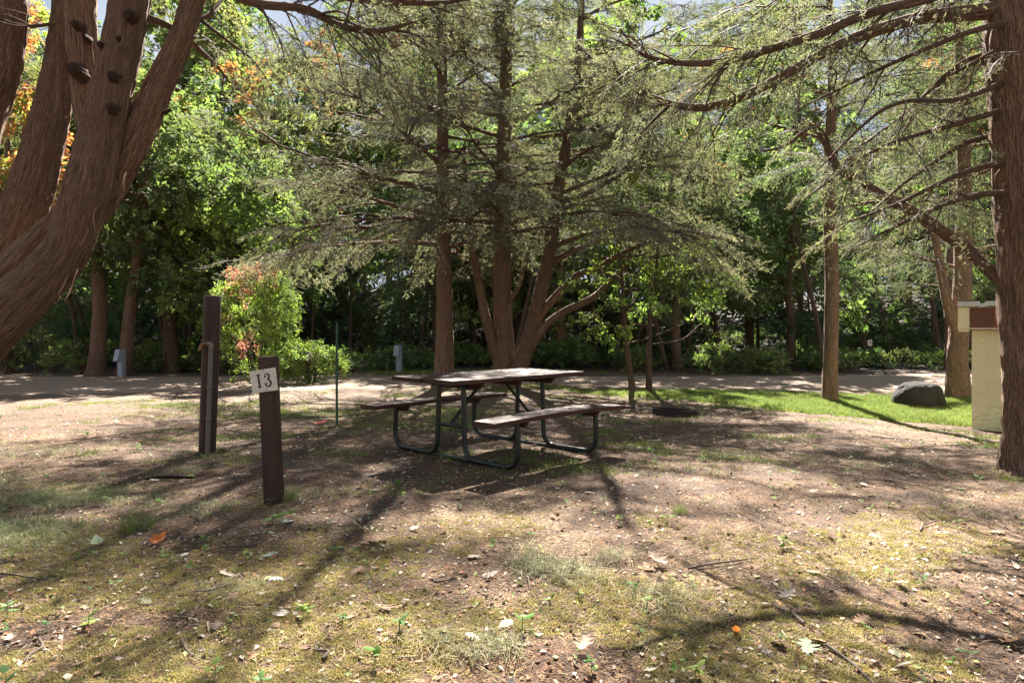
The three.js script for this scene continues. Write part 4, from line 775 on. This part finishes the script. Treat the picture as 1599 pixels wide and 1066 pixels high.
// ---------------------------------------------------------------- shed
{
  const x0 = P(1518, 668, 10.4).x, base = V(x0, ground(x0, -10.4) - 0.03, -10.4);
  const g = thing('utility_shed', 'small cream block shed with a brown panelled fascia under a flat roof', 'shed', base);
  g.rotation.y = -0.68;      // the front wall runs right and towards the camera
  const WL = 2.6, WD = 2.2, H = 1.55;
  part(g, 'wall_core', new THREE.BoxGeometry(WL - 0.02, H, WD - 0.02).translate(WL / 2, H / 2, -WD / 2), M.mortar);
  const rows = 8, bh = H / rows, bl = 0.4, full = new THREE.BoxGeometry(bl - 0.002, bh - 0.002, 0.03), half = new THREE.BoxGeometry(bl / 2 - 0.002, bh - 0.002, 0.03);
  for (let r = 0; r < rows; r++) { let x = 0; const odd = r % 2; while (x < WL - 0.05) { const l = (x === 0 && odd) || x + bl > WL + 0.01 ? bl / 2 : bl; const m = part(g, 'block', l === bl ? full : half, r < 2 || (r * 5 + Math.round(x * 10)) % 7 === 0 ? M.creamStained : M.cream); m.position.set(x + l / 2, (r + 0.5) * bh, -0.011 + 0.0012 * ((r * 7 + Math.round(x * 10)) % 3)); x += l; } }
  // fascia panels and trim
  for (let k = 0; k < 10; k++) { const w = 0.3; const m = part(g, 'fascia_panel', new THREE.BoxGeometry(w - 0.006, 0.34, 0.022), M.fascia[k === 0 ? 1 : k % 3 ? 0 : 2]); m.position.set(-0.02 + w * (k + 0.5), H + 0.16, 0.1); }
  part(g, 'fascia_end', new THREE.BoxGeometry(0.14, 0.36, 0.03).translate(-0.09, H + 0.145, 0.09), M.cream);
  part(g, 'soffit', new THREE.BoxGeometry(WL + 0.3, 0.02, WD + 0.3).translate(WL / 2 - 0.02, H + 0.012, -WD / 2 - 0.03), M.mortar);
  part(g, 'roof', new THREE.BoxGeometry(WL + 0.4, 0.32, WD + 0.25).translate(WL / 2 + 0.03, H + 0.185, -WD / 2 - 0.04), M.mortar);
  const fl = (x0, x1, dy, seed) => { const q = new THREE.BoxGeometry(x1 - x0, 0.06, 0.16, 10, 2, 2).translate((x0 + x1) / 2, H + 0.385 + dy, 0.06), p = q.attributes.position; for (let i = 0; i < p.count; i++) p.setY(i, p.getY(i) + 0.018 * n3(p.getX(i) * 7, seed, 3)); q.computeVertexNormals(); part(g, 'roof_flashing', q, M.flashing); };
  fl(-0.17, 0.1, 0, 1); fl(0.105, 0.17, -0.03, 6); fl(0.175, WL + 0.2, 0.006, 9);
  const vent = part(g, 'vent', new THREE.BoxGeometry(0.2, 0.12, 0.02).translate(0.6, H - 0.24, 0.018), M.rust);
  for (let k = 0; k < 4; k++) part(vent, 'slat', new THREE.BoxGeometry(0.18, 0.008, 0.02).rotateX(0.5).translate(0.6, H - 0.285 + k * 0.03, 0.034), M.mortar);
}
console.log('objects done');

// ---------------------------------------------------------------- ground cover
function bladeTuft(seed, n, h, w, spread, lean) {
  const r = rngOf(seed), b = new GB();
  for (let k = 0; k < n; k++) {
    const a = r() * 6.283, q = spread * Math.sqrt(r()), x = Math.cos(a) * q, z = Math.sin(a) * q, l = h * rnd(r, 0.55, 1.2), d = r() * 6.283, ln = lean * rnd(r, 0.3, 1.2), dx = Math.cos(d), dz = Math.sin(d), sx = -dz * w, sz = dx * w;
    const p = (t) => [x + dx * l * ln * t * t, l * t * (1 - 0.35 * ln * t), z + dz * l * ln * t * t];
    const A = p(0), B = p(0.5), C = p(1);
    const a0 = b.v(A[0] - sx, -0.005, A[2] - sz), a1 = b.v(A[0] + sx, -0.005, A[2] + sz), b0 = b.v(B[0] - sx * 0.8, B[1], B[2] - sz * 0.8), b1 = b.v(B[0] + sx * 0.8, B[1], B[2] + sz * 0.8), c = b.v(...C);
    b.q(a0, a1, b1, b0); b.t(b0, b1, c);
  }
  return b.build();
}
const yaw = (r, x, z, s, dy = 0) => new THREE.Matrix4().makeRotationY(r() * 6.283).scale(V(s, s, s)).setPosition(x, ground(x, z) + dy, z);
function cover(name, label, category, geos, mat, list) {
  geos.forEach((g, i) => { const l = list.filter((_, k) => k % geos.length === i); const m = instanced(scene, name, g, mat, l.map((x) => x[0]), l.map((x) => x[1])); if (m) tag(m, label, category, geos.length > 1 ? label : undefined, 'stuff'); });
}
{
  const r = rngOf(1201), L = [];
  for (let k = 0; k < 60000 && L.length < 9000; k++) { const x = rnd(r, 1.5, 11), z = rnd(r, -14.6, -9.6); if (r() < lawnMask(x, z)) L.push([yaw(r, x, z, rnd(r, 0.7, 1.3)), hue(r, 1, 1, 0.9, 0.25)]); }
  cover('lawn_grass', 'short bright green grass of the lawn', 'grass', [bladeTuft(1, 26, 0.07, 0.0035, 0.06, 0.7), bladeTuft(2, 24, 0.06, 0.0035, 0.06, 0.9)], M.grass, L);
}
{ // thin grass in the dirt and along the verges
  const r = rngOf(1202), L = [];
  for (let k = 0; k < 90000 && L.length < 9000; k++) {
    const x = rnd(r, -9, 8), z = -4.5 - 16.5 * r(), v = fbm(x * 0.9, z * 0.9, 12);
    const w = 0.9 * ss(0.08, 0.25, v) * ss(-4.5, -7, z) + 0.5 * gauss(x, z, -3, -10.4, 2.2, 0.7) + 0.8 * gauss(x, z, -1.9, -9, 0.5, 0.6) + 0.6 * gauss(x, z, 0.8, -6.2, 0.8, 0.25) + 0.9 * gauss(x, z, -2.2, -19.8, 3.4, 1.1) + 0.4 * gauss(x, z, 2.6, -13, 1.2, 0.8) + 0.35 * gauss(x, z, -0.6, -14.4, 1.5, 0.7);
    if (roadMask(x, z) > 0.4 && r() > 0.06) continue;
    if (r() < w) L.push([yaw(r, x, z, rnd(r, 0.45, 1.05)), hue(r, 1.05, 0.95, 0.9, 0.3)]);
  }
  cover('thin_grass', 'thin sparse green grass growing through the dirt', 'grass', [bladeTuft(3, 12, 0.07, 0.0028, 0.07, 1), bladeTuft(4, 9, 0.06, 0.003, 0.08, 1)], M.grass, L);
}
{ // matted grey green fescue patches
  const r = rngOf(1203), L = [], spots = [[-3.4, -5.1, 0.75, 0.4, 520], [-3.3, -4.2, 0.8, 0.4, 520], [-4.6, -5.6, 0.6, 0.4, 240], [-2.1, -4.75, 0.22, 0.2, 90], [0.32, -3.7, 0.34, 0.28, 260], [-2.9, -6.1, 0.3, 0.2, 70], [0.75, -3.15, 0.25, 0.25, 110], [-4.6, -7.2, 0.7, 0.4, 120], [3.4, -6.6, 0.7, 0.4, 110], [-1.65, -5.2, 0.2, 0.12, 40], [-0.1, -2.75, 0.3, 0.12, 50], [-1.3, -3.3, 0.15, 0.1, 25]];
  for (const [cx, cz, rx, rz, n] of spots) for (let k = 0; k < n; k++) { const a = r() * 6.283, q = Math.sqrt(-Math.log(1 - r() * 0.93)) * 0.75, x = cx + Math.cos(a) * q * rx, z = cz + Math.sin(a) * q * rz; if (fbm(x * 2.6, z * 2.6, 15) < -0.03) continue; L.push([yaw(r, x, z, rnd(r, 0.6, 1.15)), r() < 0.55 && cx < -3 ? hue(r, 0.5, 0.68, 0.35, 0.25) : hue(r, 1, 1, 0.95, 0.3)]); }
  cover('fescue_patch', 'matted pale grey green hair grass in patches on the dirt', 'grass', [bladeTuft(5, 13, 0.085, 0.0017, 0.09, 1.6), bladeTuft(6, 11, 0.075, 0.0016, 0.1, 2)], M.hairGrass, L);
}
{ // needle straw, crumbs and leaf bits
  const r = rngOf(1204), L = [], b = new GB();
  b.tube([V(-0.5, 0, 0), V(0, 0.05, 0.04), V(0.5, 0, 0)], [0.022, 0.025, 0.015], 4, { rings: 3, cap: false });
  const stick = b.build();
  const tones = [[0.42, 0.31, 0.22], [0.24, 0.15, 0.1], [0.5, 0.42, 0.32], [0.14, 0.09, 0.065], [0.32, 0.2, 0.13]];
  for (let k = 0; k < 20000; k++) {
    const z = -1.9 - 8.5 * Math.pow(r(), 1.5), x = rnd(r, -0.85, 0.85) * -z, s = rnd(r, 0.014, 0.055) * (r() < 0.03 ? 2 : 1), t = tones[Math.floor(r() * 5)];
    L.push([new THREE.Matrix4().makeRotationFromEuler(new THREE.Euler(0, r() * 6.283, rnd(r, -0.2, 0.2))).scale(V(s, s * 0.9, s * 0.9)).setPosition(x, ground(x, z) + 0.004, z), RGB(...t)]);
  }
  cover('needle_litter', 'fallen needles and twig crumbs scattered on the ground', 'litter', [stick], std({ roughness: 1 }), L);
  const q = [], fb = new GB(), id = [[-0.5, 0.03, 0], [0, 0.12, -0.3], [0.5, 0.0, 0.05], [0.05, 0.1, 0.32], [0, 0.02, 0]].map((p) => fb.v(...p));
  fb.t(id[0], id[4], id[1]); fb.t(id[4], id[2], id[1]); fb.t(id[0], id[3], id[4]); fb.t(id[4], id[3], id[2]);
  const bits = [[0.09, 0.06, 0.045], [0.5, 0.4, 0.32], [0.36, 0.25, 0.17], [0.5, 0.43, 0.36], [0.2, 0.13, 0.09], [0.4, 0.2, 0.12], [0.3, 0.34, 0.15]];
  for (let k = 0; k < 16000; k++) { const z = -1.9 - 9.5 * Math.pow(r(), 1.4), x = rnd(r, -0.85, 0.85) * -z; if (fbm(x * 1.3, z * 1.3, 8) < -0.12 && r() < 0.7) continue; const s = rnd(r, 0.012, 0.036) * (r() < 0.06 ? 1.6 : 1); q.push([new THREE.Matrix4().makeRotationFromEuler(new THREE.Euler(rnd(r, -0.6, 0.6), r() * 6.283, rnd(r, -0.6, 0.6))).scale(V(s, s, s)).setPosition(x, ground(x, z) + 0.006, z), RGB(...bits[Math.floor(r() * 7)])]); }
  cover('leaf_crumbs', 'small dry leaf fragments strewn over the ground', 'litter', [fb.build()], leafMat(1, 1, 1, 0.15), q);
  // moss cushions
  const mossG = bladeTuft(9, 22, 0.013, 0.0016, 0.022, 0.9), ml = [];
  for (let k = 0; k < 120000 && ml.length < 10000; k++) { const z = -1.9 - 4.6 * Math.pow(r(), 1.4), x = rnd(r, -0.85, 0.85) * -z; if (r() < mossMask(x, z) ** 1.5) ml.push([yaw(r, x, z, rnd(r, 0.6, 1.3)), hue(r, 1, 1, 1, 0.3)]); }
  cover('moss', 'low yellow green moss carpeting patches of ground', 'moss', [mossG], leafMat(0.38, 0.325, 0.11, 0.35), ml);
}
console.log('litter done');
// fallen leaves one can count
function leafOutline(kind, r) {
  const p = [], n = 40;
  for (let i = 0; i <= n; i++) { const t = i / n; let w; if (kind === 'oak') w = (0.3 * Math.sin(Math.PI * Math.pow(t, 0.8)) + 0.02) * (1 + 0.55 * Math.sin(t * 25 - 0.6)) * (0.8 + 0.3 * t); else if (kind === 'maple') w = 0.5 * Math.pow(Math.sin(Math.PI * Math.pow(t, 0.62)), 0.8) * (0.62 + 0.5 * Math.abs(Math.sin(t * 7.6 + 0.3))); else w = 0.24 * Math.sin(Math.PI * Math.pow(t, 0.85)); p.push([t - 0.5, Math.max(0.006, w)]); }
  return p;
}
function fallenLeaf(kind, seed, curl) {
  const r = rngOf(seed), o = leafOutline(kind, r), b = new GB(), cx = rnd(r, -0.8, 0.8), tw = rnd(r, -0.6, 0.6);
  const at = (x, w) => { const y = curl * (0.55 * x * x + 0.9 * w * w + 0.25 * cx * x * w) + 0.06 * curl * n3(x * 4, w * 4, seed) + tw * curl * 0.4 * x * w; return b.v(x, y + 0.02, w, x, w); };
  let prev = null;
  for (const [x, w] of o) { const w2 = Math.max(0.006, w * (1 + 0.5 * n3(x * 7, seed, 2)) * (0.85 + 0.3 * cx)); const row = [at(x, -w2), at(x, -w2 * 0.5), at(x, 0), at(x, w * 0.5), at(x, w)]; if (prev) for (let k = 0; k < 4; k++) b.q(prev[k], prev[k + 1], row[k + 1], row[k]); prev = row; }
  b.tube([V(-0.5, 0.02 + curl * 0.14, 0), V(-0.62, 0.03 + curl * 0.2, 0.02), V(-0.78, 0.02 + curl * 0.3, 0.06)], [0.012, 0.01, 0.008], 4, { rings: 3 });
  return b.build();
}
const LEAVES = [fallenLeaf('oak', 1, 0.4), fallenLeaf('oak', 2, 0.9), fallenLeaf('oak', 3, -0.6), fallenLeaf('ovate', 4, 0.6), fallenLeaf('ovate', 5, -0.5), fallenLeaf('maple', 6, 1.1)];
function layLeaf(geo, mat, x, z, s, seed, label, group, tip = 0.25, dy = 0) {
  const r = rngOf(seed), m = top('fallen_leaf', geo, mat, label, 'leaf', group);
  m.position.set(x, ground(x, z) + 0.006 + dy, z); m.scale.setScalar(s); m.rotation.set(rnd(r, -tip, tip), r() * 6.283, rnd(r, -tip, tip));
  return m;
}
const GP = (a, b) => { const d = CAMH * F / (b - HZ); return [P(a, b, d).x, -d]; };
const green = leafMat(0.3, 0.36, 0.24, 0.3), orange = leafMat(0.62, 0.2, 0.05, 0.4), pale = leafMat(0.46, 0.47, 0.45, 0.2), tan = leafMat(0.52, 0.4, 0.3, 0.3);
for (const [a, b, gi, mat, s, label, tip, dy] of [
  [250, 850, 5, orange, 0.1, 'bright orange fallen leaf in the shade left of the numbered post', 0.5, 0.02],
  [448, 822, 3, pale, 0.11, 'pale bluish grey fallen leaf beside a broad leaved seedling', 0.3, 0.01],
  [150, 846, 3, green, 0.14, 'dull green fallen leaf next to the orange leaf', 0.2, 0],
  [585, 848, 1, leafMat(0.3, 0.28, 0.16, 0.25), 0.2, 'large curled olive oak leaf propped up on its stalk', 0.3, 0.05],
  [1027, 882, 1, tan, 0.13, 'crumpled tan oak leaf on the matted grass', 0.5, 0.03],
  [912, 1018, 1, tan, 0.1, 'upright tan oak leaf in the sunlit moss', 0.6, 0.03],
  [440, 963, 0, leafMat(0.55, 0.5, 0.42, 0.25), 0.1, 'pale lobed oak leaf lying flat on sunny moss', 0.15, 0],
  [430, 906, 4, pale, 0.09, 'small whitish leaf lying on moss', 0.2, 0],
  [353, 899, 0, leafMat(0.5, 0.42, 0.34, 0.25), 0.1, 'light brown lobed leaf near the post shadow', 0.3, 0],
  [420, 872, 3, leafMat(0.42, 0.46, 0.34, 0.25), 0.1, 'sage green narrow leaf on the moss', 0.2, 0],
  [140, 970, 4, leafMat(0.26, 0.3, 0.06, 0.35), 0.1, 'mossy yellow green leaf on the ground', 0.1, 0],
  [1260, 1012, 0, leafMat(0.3, 0.35, 0.25, 0.25), 0.12, 'grey green oak leaf at the edge of shade', 0.15, 0],
  [1150, 990, 3, orange, 0.07, 'small rust orange leaf curled in the grass', 0.6, 0.01],
  [338, 981, 2, leafMat(0.2, 0.15, 0.12, 0.2), 0.07, 'dark curled dead leaf on the moss', 0.5, 0.01],
  [620, 668, 2, leafMat(0.5, 0.42, 0.36, 0.2), 0.12, 'pale dead leaf on the dirt by the left bench', 0.3, 0.01],
]) { const [x, z] = GP(a, b); layLeaf(LEAVES[gi], mat, x, z, s, a, label, undefined, tip, dy); }
{
  const r = rngOf(1301);
  for (let k = 0; k < 170; k++) { const z = -2.1 - 8.5 * Math.pow(r(), 1.25), x = rnd(r, -0.8, 0.8) * -z; layLeaf(LEAVES[Math.floor(r() * 5)], fallenMats[Math.floor(r() * 6)], x, z, rnd(r, 0.045, 0.1), 1400 + k, 'small dry brown leaf lying on the campsite ground', 'dry leaves on the campsite ground', 0.45, rnd(r, 0, 0.012)); }
}
{ // dry leaf bits on the table top
  const r = rngOf(1351);
  for (const [a, b] of [[640, 576], [660, 581], [672, 579], [692, 585], [704, 584], [712, 586], [790, 578], [742, 580]]) {
    const d = (CAMH - 0.805) * F / (b - HZ), p = P(a, b, d), m = top('fallen_leaf', LEAVES[3 + (a % 2)], fallenMats[a % 4], 'tiny dry leaf lying on top of the picnic table', 'leaf', 'dry leaves on the picnic table');
    m.position.set(p.x, p.y + 0.004, p.z); m.scale.setScalar(rnd(r, 0.02, 0.045)); m.rotation.set(rnd(r, -0.3, 0.3), r() * 6, rnd(r, -0.3, 0.3));
  }
}
{ // red scrap by the stake
  const [x, z] = GP(500, 664), m = top('red_scrap', fallenLeaf('ovate', 9, 1.2), M.red, 'crumpled bright red scrap lying near the green stake', 'scrap');
  m.position.set(x, ground(x, z) + 0.03, z); m.scale.set(0.17, 0.12, 0.22); m.rotation.set(0.2, 0.3, 0.1);
}
// seedlings
function seedlingGeo(seed, n, h, size) {
  const r = rngOf(seed), b = new GB();
  b.slot = 0; b.tube([V(0, -0.01, 0), V(0.004, h * 0.5, 0), V(0, h, 0.004)], [0.0022, 0.0018, 0.001], 4, { rings: 3 });
  for (let k = 0; k < n; k++) {
    const a = k * 2.4 + r(), t = rnd(r, 0.5, 1), L = size * rnd(r, 0.7, 1.2), el = rnd(r, 0, 0.9), d = V(Math.cos(a) * Math.cos(el), Math.sin(el), Math.sin(a) * Math.cos(el)), sd = V(-Math.sin(a), 0, Math.cos(a)), up = sd.clone().cross(d).negate(), p0 = V(0, h * t, 0), rows = [];
    for (let i = 0; i <= 5; i++) { const q = i / 5, w = L * 0.27 * Math.sin(Math.PI * Math.pow(q * 0.96 + 0.02, 0.8)), c = p0.clone().addScaledVector(d, L * q).add(V(0, -0.25 * L * q * q, 0)); rows.push([-1, 0, 1].map((s) => { const v = c.clone().addScaledVector(sd, s * w).addScaledVector(up, Math.abs(s) * w * 0.35); return b.v(v.x, v.y, v.z); })); }
    for (let i = 0; i < 5; i++) for (let s = 0; s < 2; s++) b.q(rows[i][s], rows[i][s + 1], rows[i + 1][s + 1], rows[i + 1][s]);
  }
  return b.build();
}
const SEED = [seedlingGeo(1, 3, 0.05, 0.05), seedlingGeo(2, 2, 0.06, 0.055), seedlingGeo(3, 5, 0.06, 0.045), seedlingGeo(4, 2, 0.035, 0.05)];
function plant(geo, x, z, s, r, label, group, mat = M.seedling) { const m = top('seedling', geo, mat, label, 'seedling', group); m.position.set(x, ground(x, z), z); m.scale.setScalar(s); m.rotation.y = r() * 6.283; return m; }
{
  const r = rngOf(1501), sm = [M.seedling, leafMat(0.2, 0.28, 0.05, 0.5), leafMat(0.1, 0.2, 0.05, 0.45)];
  const [ax, az] = GP(425, 822), [bx, bz] = GP(452, 820);
  plant(seedlingGeo(7, 3, 0.06, 0.1), ax, az, 1.05, r, 'broad leaved bright seedling with flat spread leaves by the numbered post', undefined, sm[0]);
  plant(seedlingGeo(8, 4, 0.09, 0.085), bx, bz, 1.05, r, 'taller bright green seedling beside the pale fallen leaf', undefined, sm[1]);
  for (let k = 0; k < 210; k++) {
    const z = -2.2 - 8.6 * Math.pow(r(), 1.05); let x = rnd(r, -0.78, 0.78) * -z;
    if (z < -6 && x < 0 && r() < 0.5) x = -x;
    plant(SEED[Math.floor(r() * 4)], x, z, rnd(r, 0.55, 1.25), r, 'small green seedling sprouting from the bare ground', 'seedlings dotted over the campsite ground', sm[Math.floor(r() * 3)]);
  }
  const gt = (a, b, s, label) => { const [x, z] = GP(a, b), m = top('grass_tuft', bladeTuft(a, 90, 0.17, 0.0026, 0.1, 1.1), M.grass, label, 'grass'); m.position.set(x, ground(x, z), z); m.scale.setScalar(s); };
  gt(213, 828, 1, 'fresh green grass tuft in the dirt left of the numbered post');
  gt(1062, 800, 0.55, 'small grass tuft on dirt in front of the picnic table');
  gt(452, 782, 0.6, 'grass tuft at the foot of the numbered post');
  gt(345, 706, 0.5, 'grass tuft at the foot of the water post');
  gt(1532, 676, 0.7, 'grass tuft at the corner of the cream shed');
}
// sticks
{
  const r = rngOf(1601);
  const spot = [[370, 860, 0.3], [220, 760, 0.2], [330, 925, 0.18], [60, 1015, 0.2], [290, 1010, 0.16], [880, 740, 0.3], [1130, 880, 0.5], [1340, 1050, 0.4], [1240, 960, 0.2], [860, 900, 0.25], [500, 1020, 0.15], [1450, 820, 0.3], [30, 905, 0.3], [700, 905, 0.2], [260, 745, 0.3], [1510, 690, 0.35]];
  for (const [a, b, l] of spot) {
    const [x, z] = GP(a, b), t = r() * 6.283, pts = [-0.5, -0.15, 0.2, 0.5].map((q) => V(Math.cos(t) * q * l + rnd(r, -0.02, 0.02), 0.008 + rnd(r, 0, 0.012), Math.sin(t) * q * l + rnd(r, -0.02, 0.02)));
    const m = top('fallen_twig', tubeGeo(pts, [0.006, 0.005, 0.004, 0.002], 6, { rings: 9, ridge: 0.1, seed: a }), M.twig, 'thin dark fallen twig lying on the ground', 'twig', 'fallen twigs on the campsite ground'); m.position.set(x, ground(x, z), z);
  }
  const [x, z] = GP(265, 748), bk = new GB(); bk.tube([V(-0.2, 0, 0), V(0, 0.02, 0.02), V(0.2, 0.01, 0)], [0.012, 0.02, 0.01], 8, { rings: 10, ridge: 0.3, seed: 2 });
  const m = top('bark_piece', bk.build(), M.knot, 'dark piece of bark in the dirt before the water post', 'bark'); m.position.set(x, ground(x, z) + 0.01, z);
}
renderer.render(scene, camera);
